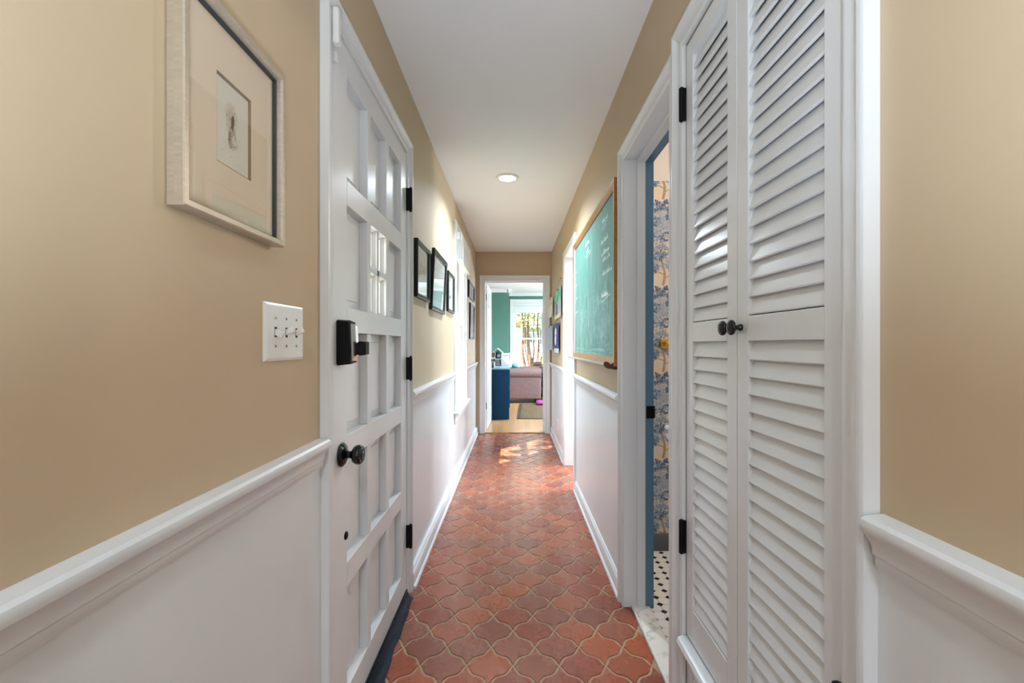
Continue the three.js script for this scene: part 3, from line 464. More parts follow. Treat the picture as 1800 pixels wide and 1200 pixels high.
{
  const t = struct('window_1', 'white double-hung hall window with moulded stool beyond the black picture frames', 'window', [XL, 0.6, 4.35]);
  doubleHung(t, mL, 3.917, 4.772, 0.60, 2.205, 0.14, 1.40);
  const [l, h, r] = casing(mL, 3.925, 4.764, 0.615, 2.197, FLATCAS);
  part(t, 'side_casing', l, M.white); part(t, 'head_casing', h, M.white); part(t, 'side_casing', r, M.white);
  part(t, 'stool', mbox(mL, 3.835, 4.850, 0.598, 0.620, -0.02, 0.055, 0.006), M.white);
  part(t, 'apron', run(mL, 3.860, 4.828, 0.512, [[0, 0], [0.010, 0], [0.016, 0.012], [0.014, 0.03], [0.018, 0.07], [0.022, 0.086], [0, 0.086]]), M.white);
  const b = thing('window_blind', 'white slatted blind pulled up under its valance on the hall window', 'blind', [XL, 1.9, 4.33]);
  const A0 = 3.925, A1 = 4.730;
  part(b, 'valance', mbox(mL, A0, A1, 2.090, 2.166, 0.050, 0.060, 0.004), M.white);
  part(b, 'head_rail', mbox(mL, A0 + 0.01, A1 - 0.01, 2.105, 2.155, 0.019, 0.046, 0.002), M.plastic);
  part(b, 'bracket', mbox(mL, A0 - 0.004, A0 + 0.010, 2.098, 2.162, 0.018, 0.048, 0.001), M.plastic); part(b, 'bracket', mbox(mL, A1 - 0.010, A1 + 0.004, 2.098, 2.162, 0.018, 0.048, 0.001), M.plastic);
  const rr = rng(41);
  const slat = mbox(mL, A0 + 0.004, A1 - 0.004, -0.0016, 0.0016, 0.018, 0.058, 0.001);
  for (let i = 0; i < 16; i++) { const m = part(b, 'slat', slat, M.plastic); m.position.y += 1.944 + i * 0.0098; m.position.x += (rr() - 0.5) * 0.003; m.position.z += (rr() - 0.5) * 0.004; }
  part(b, 'bottom_rail', mbox(mL, A0 + 0.002, A1 - 0.002, 1.912, 1.934, 0.016, 0.060, 0.004), M.white);
  part(b, 'lift_cord', merge([tube([[-0.452, 2.1, 4.02], [-0.452, 1.6, 4.02], [-0.450, 1.36, 4.03], [-0.447, 1.30, 4.05], [-0.451, 1.26, 4.03]], 0.0025), tube([[-0.450, 1.36, 4.03], [-0.444, 1.33, 4.06], [-0.452, 1.30, 4.00], [-0.446, 1.27, 4.05]], 0.003), tube([[-0.452, 2.1, 4.035], [-0.452, 1.6, 4.035], [-0.450, 1.30, 4.045]], 0.0025)]), M.plastic);
  part(b, 'tassel', lathe([[0, 0.03], [0.003, 0.03], [0.007, 0.0], [0, 0]], 12).translate(-0.450, 1.225, -4.032), M.plastic);
}
{
  const t = struct('window_2', 'tall white double-hung window of the green room with a half-raised shade', 'window', [0.35, 0.5, DF]);
  doubleHung(t, mF, -0.02, 0.72, 0.50, 2.20, 0.12, 1.335);
  part(t, 'stool', mbox(mF, -0.10, 0.80, 0.49, 0.515, -0.02, 0.05, 0.006), M.white);
  const s = thing('roman_shade', 'white fabric shade gathered at the top of the green room window', 'shade', [0.35, 2, DF]);
  const fabric = std({ name: 'shade_cloth', color: lin(0.72, 0.72, 0.71), roughness: 0.95 });
  part(s, 'head_box', mbox(mF, -0.015, 0.715, 2.125, 2.195, -0.03, 0.012, 0.004), fabric);
  [[2.125, 2.06], [2.07, 2.00], [2.01, 1.955]].forEach(([hi, lo], i) => part(s, 'fold', mbox(mF, -0.012, 0.712, lo, hi, -0.035, -0.004 + i * 0.004, 0.008), fabric));
  const w3 = struct('window_3', 'unseen window at the back of the hall, lets daylight in behind the camera', 'window', [0, 0.75, -3.2]);  // unseen, daylight for the near hall
  doubleHung(w3, (a, y, q) => [a, y, 3.2 - q], -0.4, 0.4, 0.75, 2.15, 0.13, 1.45);
  const w4 = struct('window_4', 'unseen wide window of the side room, placed to light it by day', 'window', [3.4, 0.9, 4.5]);  // out of view, daylight for the side room floor and jamb
  doubleHung(w4, (a, y, q) => [3.4 - q, y, -a], 3.5, 5.5, 0.9, 2.15, 0.14, 1.5);
  for (const [i, d0, d1] of [[5, 7.0, 8.2], [6, 8.8, 10.0]]) { const w = struct('window_' + i, i === 5 ? 'unseen side window of the green room nearer the doorway, placed to light the room' : 'unseen side window of the green room nearer the garden, placed to light the room', 'window', [3.0, 0.6, d0]); doubleHung(w, (a, y, q) => [3.0 - q, y, -a], d0, d1, 0.6, 2.2, 0.14, 1.4); }  // unseen pair, lets sky light into the green room
}

// ------------------------------------------------------------------ pictures on the left wall
function wallpaper() {
  const w = 640, h = 960, r = rng(5);
  return canvasTex(w, h, (c) => {
    c.fillStyle = '#e4d6c3'; c.fillRect(0, 0, w, h);
    const wrap = (fn) => { for (const ox of [-w, 0, w]) for (const oy of [-h, 0, h]) { c.save(); c.translate(ox, oy); fn(); c.restore(); } };
    const branch = (pts, lw, col) => wrap(() => { c.strokeStyle = col; c.lineCap = 'round'; for (let i = 0; i + 1 < pts.length; i++) { c.lineWidth = lw * (1 - 0.6 * i / pts.length); c.beginPath(); c.moveTo(...pts[i]); const m = [(pts[i][0] + pts[i + 1][0]) / 2 + 8, (pts[i][1] + pts[i + 1][1]) / 2]; c.quadraticCurveTo(m[0], m[1], ...pts[i + 1]); c.stroke(); } });
    const leaf = (x, y, a, l, col) => wrap(() => { c.fillStyle = col; c.save(); c.translate(x, y); c.rotate(a); c.beginPath(); c.moveTo(0, 0); c.quadraticCurveTo(l * 0.5, -l * 0.34, l, 0); c.quadraticCurveTo(l * 0.5, l * 0.34, 0, 0); c.fill(); c.restore(); });
    const bush = (x, y, R, cols, n, l) => { for (let i = 0; i < n; i++) { const a = r() * 6.28, q = Math.sqrt(r()) * R; leaf(x + Math.cos(a) * q, y + Math.sin(a) * q * 0.8, a + (r() - 0.5) * 1.4, l * (0.6 + 0.7 * r()), cols[Math.floor(r() * cols.length)]); } };
    const dark = ['#566c8c', '#607797', '#4a6180'], mid = ['#8095b1', '#92a4ba', '#778daa'], pale = ['#aab5c6', '#b9bfca', '#9fadc2'], haze = ['#c7c6c8', '#bfc3ca', '#d3cdc6'];
    for (const [ox, oy] of [[0, 0], [w / 2, h / 2]]) {
      bush(ox + 180, oy + 300, 95, haze, 190, 30); bush(ox + 180, oy + 300, 70, pale, 150, 26);
      branch([[ox + 200, oy + 560], [ox + 215, oy + 430], [ox + 180, oy + 300], [ox + 200, oy + 200]], 26, '#ac9880'); branch([[ox + 210, oy + 450], [ox + 120, oy + 410], [ox + 60, oy + 420]], 12, '#ac9880'); branch([[ox + 205, oy + 500], [ox + 280, oy + 440], [ox + 310, oy + 380]], 12, '#b8a48b');
      for (const [mx, my] of [[ox + 205, oy + 745], [ox + 205, oy + 860]]) { bush(mx, my, 165, haze, 260, 30); bush(mx, my, 160, pale, 380, 28); bush(mx - 20, my + 10, 130, mid, 170, 26); bush(mx + 40, my + 40, 110, pale, 160, 24); } bush(ox + 130, oy + 650, 60, dark, 90, 28); bush(ox + 250, oy + 640, 60, dark, 90, 28); bush(ox + 290, oy + 760, 55, dark, 70, 28); bush(ox + 110, oy + 820, 50, dark, 60, 26);
      bush(ox + 90, oy + 380, 55, mid, 110, 30); bush(ox + 70, oy + 400, 45, dark, 70, 28); bush(ox + 300, oy + 350, 60, mid, 110, 30); bush(ox + 320, oy + 380, 42, dark, 60, 28);
      bush(ox + 190, oy + 190, 70, mid, 130, 26); bush(ox + 160, oy + 240, 60, dark, 60, 28);
      bush(ox + 110, oy + 90, 110, pale, 260, 26); bush(ox + 110, oy + 110, 90, mid, 110, 24); bush(ox + 60, oy + 40, 50, dark, 60, 26); bush(ox + 220, oy + 30, 50, dark, 60, 26);
      for (let i = 0; i < 5; i++) { const x = ox + 40 + r() * 260, y = oy + 40 + r() * 160; for (let k = 0; k < 5; k++) leaf(x, y, k * 1.257, 14, '#efe5d6'); }
    }
  });
}
const paper = (draw, w = 256, h = 320) => std({ name: 'print_on_paper', roughness: 0.85, map: canvasTex(w, h, draw) });
function picGeo(m, a0, a1, y0, y1, t, u0 = 0, u1 = 1) { // a flat print with thickness, its picture filling the front
  const g = mbox(m, a0, a1, y0, y1, t - 0.002, t); const p = g.attributes.position, uv = g.attributes.uv;
  const q0 = m(a0, y0, t), q1 = m(a1, y1, t), k = Math.abs(q0[0] - q1[0]) > Math.abs(q0[2] - q1[2]) ? 'getX' : 'getZ', i0 = k === 'getX' ? 0 : 2;
  for (let i = 0; i < p.count; i++) uv.setXY(i, u0 + (u1 - u0) * (p[k](i) - q0[i0]) / (q1[i0] - q0[i0]), (p.getY(i) - y0) / (y1 - y0));
  return g;
}
{
  // silver framed etching: the reader's left is the near edge
  const t = thing('framed_etching', 'large pale silver frame holding a small etching in a wide cream mat', 'picture', [XL, 1.397, 0.82]);
  const a0 = 0.669, a1 = 0.966, y0 = 1.396, y1 = 1.756, w = 0.013;
  const silver = phys({ name: 'silver_leaf', color: lin(0.60, 0.53, 0.43), metalness: 0.55, roughness: 0.36, bumpMap: orangePeel, bumpScale: 0.0004, map: dataTex(256, (u, v) => { const k = 0.82 + 0.25 * n4(u * 0.25, v * 2) + 0.1 * (n2(u, v) - 0.5); return [k, k, k]; }, { rep: 4 }) });
  const prof = [[0, 0.002], [0, 0.024], [0.003, 0.028], [w - 0.002, 0.028], [w, 0.026], [w, 0.002]];
  casing(mL, a0 + w, a1 - w, y0 + w, y1 - w, prof, true).forEach((g, i) => part(t, 'frame_bar', g, silver));
  part(t, 'rabbet', merge(casing(mL, a0 + w + 0.004, a1 - w - 0.004, y0 + w + 0.004, y1 - w - 0.004, [[0, 0.008], [0, 0.016], [0.004, 0.016], [0.004, 0.008]], true)), std({ name: 'dark_rabbet', color: lin(0.03, 0.035, 0.045), roughness: 0.4 }));
  part(t, 'backing', mbox(mL, a0 + 0.004, a1 - 0.004, y0 + 0.004, y1 - 0.004, 0.0, 0.004), std({ name: 'brown_backing', color: lin(0.12, 0.07, 0.04), roughness: 0.9 }));
  const o = [0.772, 0.873, 1.503, 1.657];
  const matBoard = std({ name: 'cream_mat', color: lin(0.74, 0.61, 0.45), roughness: 0.9 });
  part(t, 'mat', quadSweepFrame(o, [a0 + w, a1 - w, y0 + w, y1 - w]), matBoard, 'wide cream mat');
  function quadSweepFrame([i0, i1, j0, j1], [p0, p1, r0, r1]) { return merge([mbox(mL, p0, i0, r0, r1, 0.0055, 0.0085), mbox(mL, i1, p1, r0, r1, 0.0055, 0.0085), mbox(mL, i0, i1, r0, j0, 0.0055, 0.0085), mbox(mL, i0, i1, j1, r1, 0.0055, 0.0085)]); }
  part(t, 'mat_bevel', merge(casing(mL, o[0] + 0.004, o[1] - 0.004, o[2] + 0.004, o[3] - 0.004, [[0, 0.004], [0.0005, 0.0045], [0.004, 0.0085], [0.004, 0.004]], true)), std({ name: 'brown_mat_core', color: lin(0.22, 0.15, 0.08), roughness: 0.9 }), 'dark bevelled edge of the mat');
  const rr = rng(77);
  part(t, 'print', picGeo(mL, o[0], o[1], o[2], o[3], 0.0045), paper((c, w2, h2) => {
    c.fillStyle = '#d9d3c4'; c.fillRect(0, 0, w2, h2);
    for (let i = 0; i < 900; i++) { const a = rr() * 6.28, q = Math.pow(rr(), 0.7), x = 118 + Math.cos(a) * q * 42, y = 130 + Math.sin(a) * q * 62; c.strokeStyle = `rgba(${110 + rr() * 40},${92 + rr() * 25},60,${0.10 + 0.14 * rr()})`; c.lineWidth = 1 + rr() * 2; c.beginPath(); c.moveTo(x, y); c.lineTo(x + (rr() - 0.5) * 14, y + (rr() - 0.5) * 24); c.stroke(); }
    c.fillStyle = 'rgba(60,55,50,0.75)'; c.beginPath(); c.ellipse(128, 140, 11, 30, 0.15, 0, 7); c.fill();
    c.strokeStyle = 'rgba(90,70,50,0.9)'; c.lineWidth = 1.6;
    for (let i = 0; i < 16; i++) { c.beginPath(); c.ellipse(128 + (rr() - 0.5) * 20, 200 + (rr() - 0.5) * 34, 10 + rr() * 18, 22 + rr() * 24, rr() - 0.5, rr() * 3, 2 + rr() * 4); c.stroke(); }
    for (let i = 0; i < 60; i++) { c.strokeStyle = `rgba(110,95,75,${0.25 + 0.4 * rr()})`; c.lineWidth = 0.8; const x = 70 + rr() * 120, y = 90 + rr() * 170; c.beginPath(); c.moveTo(x, y); c.lineTo(x + (rr() - 0.5) * 40, y + (rr() - 0.5) * 50); c.stroke(); }
    for (const [x, y, l] of [[40, 262, 28], [108, 270, 26], [150, 288, 50]]) { c.beginPath(); for (let k = 0; k < l; k += 3) c.lineTo(x + k, y + (rr() - 0.5) * 5); c.stroke(); }
  }), 'small brown etching');
  part(t, 'glass', mbox(mL, a0 + w, a1 - w, y0 + w, y1 - w, 0.0105, 0.012), M.glass);
}
function blackPicture(label, a0, a1, y0, y1, lean, kind, opts = {}) {
  const t = thing('black_framed_picture', label, 'picture', [XL, y0, (a0 + a1) / 2], { group: 'black framed pictures on the hall wall' });
  const w = opts.w ?? 0.022, dp = opts.dp ?? 0.020, bm = (a, y, q) => [XL + q + 0.0005, y, -a];
  const prof = [[0, 0.004], [0, dp - 0.007], [0.005, dp - 0.003], [w - 0.006, dp], [w, dp - 0.002], [w, 0.0]];
  M.ebony ??= phys({ name: 'black_lacquer_frame', color: lin(0.006, 0.005, 0.006), roughness: 0.3, specularIntensity: 0.7 });
  const body = new THREE.Group(); body.name = 'frame'; t.add(body); body.position.copy(t.position).negate();
  const list = [];
  casing(bm, a0 + w, a1 - w, y0 + w, y1 - w, prof, true).forEach((g) => list.push(['frame_bar', g, M.ebony]));
  list.push(['backing', mbox(bm, a0 + 0.004, a1 - 0.004, y0 + 0.004, y1 - 0.004, 0, 0.003), M.ebony]);
  const rr = rng(kind * 31 + 3);
  list.push(['print', picGeo(bm, a0 + w, a1 - w, y0 + w, y1 - w, 0.0055), paper((c, W, H) => {
    c.fillStyle = ['#e6e6df', '#dfe2de', '#e9e9e4', '#dcdfe0', '#e3e5e4'][kind]; c.fillRect(0, 0, W, H);
    const ix = 26, iy = 30; c.fillStyle = ['#d5d6c6', '#c9cfc8', '#d8dcd8', '#9eabb0', '#c4cdd2'][kind]; c.fillRect(ix, iy, W - 2 * ix, H - 2 * iy - 18);
    c.strokeStyle = '#7d7a6c'; c.lineWidth = 1; c.strokeRect(ix, iy, W - 2 * ix, H - 2 * iy - 18);
    for (let i = 0; i < 150; i++) { c.strokeStyle = `rgba(${70 + rr() * 60},${80 + rr() * 60},${60 + rr() * 50},${0.2 + 0.35 * rr()})`; c.lineWidth = 0.6 + rr() * 1.6; const x = ix + rr() * (W - 2 * ix), y = H * 0.62 - rr() * H * 0.35; c.beginPath(); c.moveTo(x, Math.min(H * 0.66, y + 30 + rr() * 40)); c.lineTo(x + (rr() - 0.5) * 8, y); c.stroke(); }
    for (let i = 0; i < 40; i++) { c.fillStyle = `rgba(130,140,120,${0.12 + 0.2 * rr()})`; c.beginPath(); c.ellipse(ix + rr() * (W - 2 * ix), H * (0.3 + 0.3 * rr()), 6 + rr() * 16, 5 + rr() * 12, 0, 0, 7); c.fill(); }
    c.fillStyle = 'rgba(190,200,205,0.8)'; c.fillRect(ix + 1, H * 0.66, W - 2 * ix - 2, H * 0.1);
  }), 'pale tree print']);
  list.push(['glass', mbox(bm, a0 + w, a1 - w, y0 + w, y1 - w, 0.008, 0.0095), M.glass]);
  t.remove(body);
  for (const [n, g, m, lb] of list) { const p = part(t, n, g, m, lb); if (lean) { /* hung forward at the top */ p.geometry.translate(-XL, -y0, 0); p.geometry.rotateZ(-lean); p.geometry.translate(XL, y0, 0); } }
  return t;
}
blackPicture('black framed tree print hanging nearest the front door', 2.330, 2.676, 1.438, 1.738, 0.006, 0);
blackPicture('largest black framed print, middle of the three by the hall window, top leaning out', 2.747, 3.265, 1.405, 1.777, 0.045, 1, { w: 0.026 });
blackPicture('black framed print hanging closest to the hall window casing', 3.435, 3.785, 1.445, 1.752, 0.006, 2);
blackPicture('long low black framed picture, upper of the two beyond the hall window', 5.02, 5.70, 1.720, 1.910, 0.008, 3, { w: 0.020 });
blackPicture('taller black framed picture, lower of the two beyond the hall window', 5.18, 5.70, 1.255, 1.670, 0.004, 4, { w: 0.020 });

// ------------------------------------------------------------------ switch plate
{
  const t = thing('light_switch', 'white three-gang toggle switch plate on the beige wall', 'switch', [XL, 1.156, 1.01]);
  const a0 = 0.928, a1 = 1.098, y0 = 1.155, y1 = 1.279, rg = (i, x) => [[a0 + i, y0 + i, x], [a1 - i, y0 + i, x], [a1 - i, y1 - i, x], [a0 + i, y1 - i, x]];
  part(t, 'plate', quadSweep([rg(0, 0), rg(0, 0.002), rg(0.006, 0.006), rg(0.008, 0.0065)], mL), M.plastic);
  const dark = std({ name: 'dark_slot', color: lin(0.05, 0.05, 0.05), roughness: 0.8 });
  [-1, 0, 1].forEach((k) => {
    const a = (a0 + a1) / 2 + k * 0.046, y = 1.217, up = k >= 0 ? 1 : -1;
    part(t, 'slot', mbox(mL, a - 0.0045, a + 0.0045, y - 0.011, y + 0.011, 0.0055, 0.0068), dark);
    const g = mbox(mL, a - 0.0035, a + 0.0035, y - 0.006, y + 0.006, 0.004, 0.024, 0.001); g.translate(-(XL + 0.006), -y, 0); g.rotateZ(up * 0.42); g.translate(XL + 0.006, y, 0);
    part(t, 'toggle', g, M.plastic);
    for (const yy of [y - 0.030, y + 0.030]) part(t, 'screw', axisX(lathe([[0, 0], [0.0032, 0], [0.0026, 0.0012], [0, 0.0014]], 12), 1, XL + 0.0064, yy, a), std({ name: 'screw_head', color: lin(0.35, 0.33, 0.3), roughness: 0.4, metalness: 0.6 }));
  });
  const o = thing('wall_outlet', 'white electrical outlet low on the right wall near the end doorway', 'outlet', [XR, 0.24, 5.23]);
  part(o, 'plate', mbox(mR, 5.19, 5.265, 0.225, 0.34, 0.003, 0.008, 0.003), M.plastic);
  for (const y of [0.262, 0.303]) part(o, 'socket', mbox(mR, 5.214, 5.241, y - 0.014, y + 0.014, 0.007, 0.0095, 0.003), std({ name: 'socket_face', color: lin(0.55, 0.55, 0.54), roughness: 0.5 }));
}

// ------------------------------------------------------------------ chalkboard
{
  const t = thing('chalkboard', 'large green chalkboard in a wooden frame covered with smeared chalk', 'chalkboard', [XR, 1.08, 2.98]);
  const a0 = 2.205, a1 = 3.752, y0 = 1.084, y1 = 2.002, w = 0.046;
  const gw = fbm(401, 4, 4), gs = fbm(409, 16, 3);
  const grain = dataTex(256, (u, v) => { const k = 0.7 + 0.45 * gs(u * 0.25, v * 2) + 0.15 * (gw(u, v) - 0.5); return [k, k * 0.97, k * 0.93]; }, { rep: 2.5 });
  const wood = phys({ name: 'varnished_oak', color: lin(0.44, 0.205, 0.065), map: grain, roughness: 0.35, clearcoat: 0.3, clearcoatRoughness: 0.3 });
  const prof = [[0, 0.004], [0, 0.013], [0.006, 0.017], [w - 0.004, 0.021], [w, 0.019], [w, 0]];
  casing(mR, a0 + w, a1 - w, y0 + w, y1 - w, prof, true).forEach((g) => part(t, 'frame_bar', g, wood));
  const r = rng(91);
  const board = canvasTex(1536, 900, (c, W, H) => {
    c.fillStyle = '#5f9284'; c.fillRect(0, 0, W, H);
    // rubbed-out chalk: broad soft strokes, thickest low on the board
    const stroke = (x, y, l, a, lw, al, col = '228,236,240') => { c.strokeStyle = `rgba(${col},${al})`; c.lineWidth = lw; c.lineCap = 'round'; c.beginPath(); c.moveTo(x, y); c.quadraticCurveTo(x + Math.cos(a) * l * 0.5 + (r() - 0.5) * 60, y + Math.sin(a) * l * 0.5, x + Math.cos(a) * l, y + Math.sin(a) * l); c.stroke(); };
    for (let i = 0; i < 420; i++) { const y = H * Math.pow(r(), 0.75); stroke(r() * W, y - 120, 140 + r() * 240, 1.57 + (r() - 0.5) * 0.4, 14 + r() * 46, 0.018 + 0.016 * r()); }
    for (let i = 0; i < 300; i++) { const y = H * (0.5 + 0.5 * r()); stroke(r() * W, y, 60 + r() * 180, r() * 6.28, 10 + r() * 34, 0.035 + 0.04 * r(), '205,225,240'); }
    for (let i = 0; i < 160; i++) stroke(W * (0.2 + 0.5 * r()), H * (0.55 + 0.35 * r()), 50 + r() * 130, 1.57 + (r() - 0.5) * 0.5, 3 + r() * 12, 0.09, '225,238,246');
    for (let i = 0; i < 60; i++) stroke(r() * W, H * (0.95 + 0.05 * r()), 200, 0.02, 6, 0.14, '235,242,246');
    for (let i = 0; i < 30; i++) { c.strokeStyle = 'rgba(215,232,242,0.10)'; c.lineWidth = 8 + r() * 10; c.beginPath(); c.ellipse(W * (0.66 + 0.2 * r()), H * (0.7 + 0.15 * r()), 60 + r() * 120, 50 + r() * 60, r(), r() * 6, r() * 6 + 2); c.stroke(); }
    // handwriting that cannot be read at this size
    const scrawl = (x, y, n, s, al, rise = 0.0) => { c.strokeStyle = `rgba(244,246,240,${al})`; c.lineWidth = Math.max(2, s * 0.12); c.lineJoin = 'round'; let px = x, py = y; c.beginPath(); c.moveTo(px, py); for (let i = 0; i < n; i++) { if (r() < 0.14) { px += s * 0.5; c.moveTo(px, py); } const h = s * (r() < 0.3 ? 0.95 : 0.5); c.quadraticCurveTo(px + s * 0.1, y - h - i * rise, px + s * 0.22, y - i * rise - h * 0.3); c.quadraticCurveTo(px + s * 0.25, y + s * 0.08 - i * rise, px + s * 0.4, y - i * rise - s * 0.12); px += s * 0.4; py = y - i * rise; } c.stroke(); };
    const line = (x0, y0, x1, y1, al = 0.85, lw = 4) => { c.strokeStyle = `rgba(244,246,240,${al})`; c.lineWidth = lw; c.beginPath(); c.moveTo(x0, y0); c.lineTo(x1, y1); c.stroke(); };
    scrawl(560, 96, 7, 60, 0.95); scrawl(570, 150, 6, 46, 0.7); line(560, 172, 760, 158, 0.9, 6); line(600, 196, 800, 176, 0.7, 4);
    [[20, 210], [12, 330], [20, 440], [16, 560]].forEach(([x, y], i) => scrawl(x, y, 6 + i, 34, 0.6));
    scrawl(1180, 95, 8, 42, 0.75); line(1180, 118, 1340, 108, 0.7); line(1200, 136, 1330, 126, 0.5); scrawl(1170, 215, 9, 46, 0.85); scrawl(1180, 290, 10, 48, 0.8); scrawl(1210, 330, 9, 44, 0.75); scrawl(1190, 415, 11, 46, 0.85); scrawl(1180, 545, 9, 52, 0.95); line(1190, 572, 1420, 548, 0.85, 5); scrawl(1230, 548, 6, 48, 0.7);
    line(700, 655, 704, 700, 0.8, 5); scrawl(560, 590, 3, 20, 0.4);
  });
  const g = picGeo(mR, a1 - w, a0 + w, y0 + w, y1 - w, 0.0075);
  part(t, 'board', g, std({ name: 'green_chalkboard', map: board, roughness: 0.72, bumpMap: wallBump, bumpScale: 0.0002 }), 'green writing surface');
  part(t, 'tray', quadSweep([2.235, 3.800].map((d) => [[0.018, -0.006], [0.052, -0.006], [0.056, 0.000], [0.056, 0.008], [0.050, 0.008], [0.048, 0.002], [0.018, 0.004]].map(([q, y]) => [d, 1.088 + y, q])), mR), std({ name: 'grey_tray', color: lin(0.50, 0.48, 0.45), roughness: 0.45 }), 'grey chalk tray');
  // cast bracket closing the near end of the tray
  const s = new THREE.Shape([[0.0, 0.012], [0.016, 0.014], [0.024, 0.006], [0.034, 0.006], [0.044, 0.016], [0.056, 0.018], [0.063, 0.010], [0.060, -0.002], [0.050, -0.010], [0.040, -0.014], [0.026, -0.014], [0.014, -0.018], [0.0, -0.016]].map(([a, b]) => new THREE.Vector2(a, b)));
  const eg = flat(new THREE.ExtrudeGeometry(s, { depth: 0.010, bevelEnabled: true, bevelSize: 0.002, bevelThickness: 0.002, bevelSegments: 2 })); eg.rotateY(Math.PI); eg.translate(XR - 0.003, 1.088, -2.222);
  part(t, 'bracket', boxUV(eg), phys({ name: 'rusty_brown_iron', color: lin(0.11, 0.035, 0.018), roughness: 0.45, metalness: 0.3 }), 'brown cast bracket at the tray end');
}

// ------------------------------------------------------------------ children's drawings on two wires
{
  const wireMat = std({ name: 'picture_wire', color: lin(0.35, 0.22, 0.1), roughness: 0.4, metalness: 0.7 });
  const wire = (label, y, sag) => { const t = thing('display_wire', label, 'wire', [XR, y, 5.4]); part(t, 'wire', tube([[0.484, y + 0.02, 4.74], [0.478, y - sag * 0.6, 5.1], [0.462, y - sag, 5.55], [0.455, y - sag * 0.9, 5.8], [0.478, y - 0.02, 6.08]], 0.0016, 30), wireMat);
    for (const d of [4.74, 6.08]) part(t, 'hook', tube([[0.503, y + (d < 5 ? 0.02 : -0.02), d], [0.484, y + (d < 5 ? 0.02 : -0.02), d], [0.480, y + (d < 5 ? 0.035 : -0.005), d]], 0.003, 8), wireMat); return t; };
  wire('upper thin display wire with hooks on the right wall', 1.86, 0.03);
  wire('lower thin display wire with hooks on the right wall', 1.475, 0.03);
  // curled sheet: from (x0,d0) to (x1,d1), bulging by b, between heights
  const sheet = (p0, p1, y0, y1, b, tex) => {
    const T = [], U = [], n = 10, mpt = (u, v, o) => { const x = p0[0] + (p1[0] - p0[0]) * u - b * Math.sin(Math.PI * u) * (0.4 + 0.6 * (1 - v)) - o, d = p0[1] + (p1[1] - p0[1]) * u; return [x, y0 + (y1 - y0) * v, -d]; };
    for (const o of [0, -0.0008]) for (let i = 0; i < n; i++) for (let j = 0; j < 6; j++) { const u0 = i / n, u1 = (i + 1) / n, v0 = j / 6, v1 = (j + 1) / 6; for (const q of [[[u0, v0], [u1, v0], [u1, v1]], [[u0, v0], [u1, v1], [u0, v1]]]) { T.push(q.map(([u, v]) => mpt(u, v, o))); U.push(q); } }
    const g = new THREE.BufferGeometry(); g.setAttribute('position', new THREE.BufferAttribute(new Float32Array(T.flat(2)), 3)); g.setAttribute('uv', new THREE.BufferAttribute(new Float32Array(U.flat(2)), 2)); g.computeVertexNormals(); return toCreasedNormals(g, 1);
  };
  const clip = (t, x, d, y) => part(t, 'clip', box(x - 0.006, x + 0.004, y - 0.02, y + 0.012, d - 0.005, d + 0.005, 0.001), wireMat);
  const r = rng(123);
  const draw = (label, p0, p1, y0, y1, b, fn) => { const t = thing('child_drawing', label, 'drawing', [(p0[0] + p1[0]) / 2, y0, (p0[1] + p1[1]) / 2], { group: 'children\'s drawings on the wires' }); part(t, 'sheet', sheet(p0, p1, y0, y1, b), std({ name: 'drawing_paper', roughness: 0.9, map: canvasTex(256, 320, fn) })); clip(t, (p0[0] + p1[0]) / 2 - b * 0.4, (p0[1] + p1[1]) / 2, y1); return t; };
  draw('child\'s painting of a green-leaved palm tree on pale blue paper', [0.487, 5.50], [0.490, 4.76], 1.48, 1.812, 0.012, (c, W, H) => { c.fillStyle = '#a9bccb'; c.fillRect(0, 0, W, H); c.fillStyle = '#d9d2bc'; c.fillRect(0, H * 0.86, W, H); c.fillStyle = '#6b4534'; c.beginPath(); c.moveTo(105, 280); c.lineTo(112, 130); c.lineTo(150, 130); c.lineTo(158, 280); c.fill(); for (let i = 0; i < 260; i++) { c.fillStyle = ['#6bbf9c', '#3fae7f', '#8fd0b4', '#2f9a6c', '#a5dcc4'][Math.floor(r() * 5)]; c.beginPath(); const a = r() * 6.28, q = Math.sqrt(r()); c.ellipse(128 + Math.cos(a) * q * 112, 78 + Math.sin(a) * q * 74, 6 + r() * 12, 5 + r() * 9, r() * 3, 0, 7); c.fill(); } c.fillStyle = '#5a3a2c'; c.beginPath(); c.arc(140, 12, 9, 0, 7); c.fill(); });
  draw('child\'s pale yellow-green drawing nearest the end wall on the upper wire', [0.452, 6.02], [0.470, 5.56], 1.53, 1.780, 0.018, (c, W, H) => { c.fillStyle = '#d8dcc0'; c.fillRect(0, 0, W, H); for (let i = 0; i < 60; i++) { c.strokeStyle = ['#b9c69a', '#e6d9a8', '#a9bfae', '#c98a6a'][Math.floor(r() * 4)]; c.lineWidth = 4 + r() * 6; const x = r() * W, y = r() * H; c.beginPath(); c.moveTo(x, y); c.lineTo(x + (r() - 0.5) * 50, y + 30 + r() * 50); c.stroke(); } });
  draw('plain pale blue-grey paper nearest the end wall on the lower wire', [0.440, 6.02], [0.466, 5.52], 1.125, 1.425, 0.012, (c, W, H) => { c.fillStyle = '#a9b6c0'; c.fillRect(0, 0, W, H); for (let i = 0; i < 40; i++) { c.fillStyle = 'rgba(190,200,206,0.3)'; c.fillRect(r() * W, r() * H, 30, 40); } });
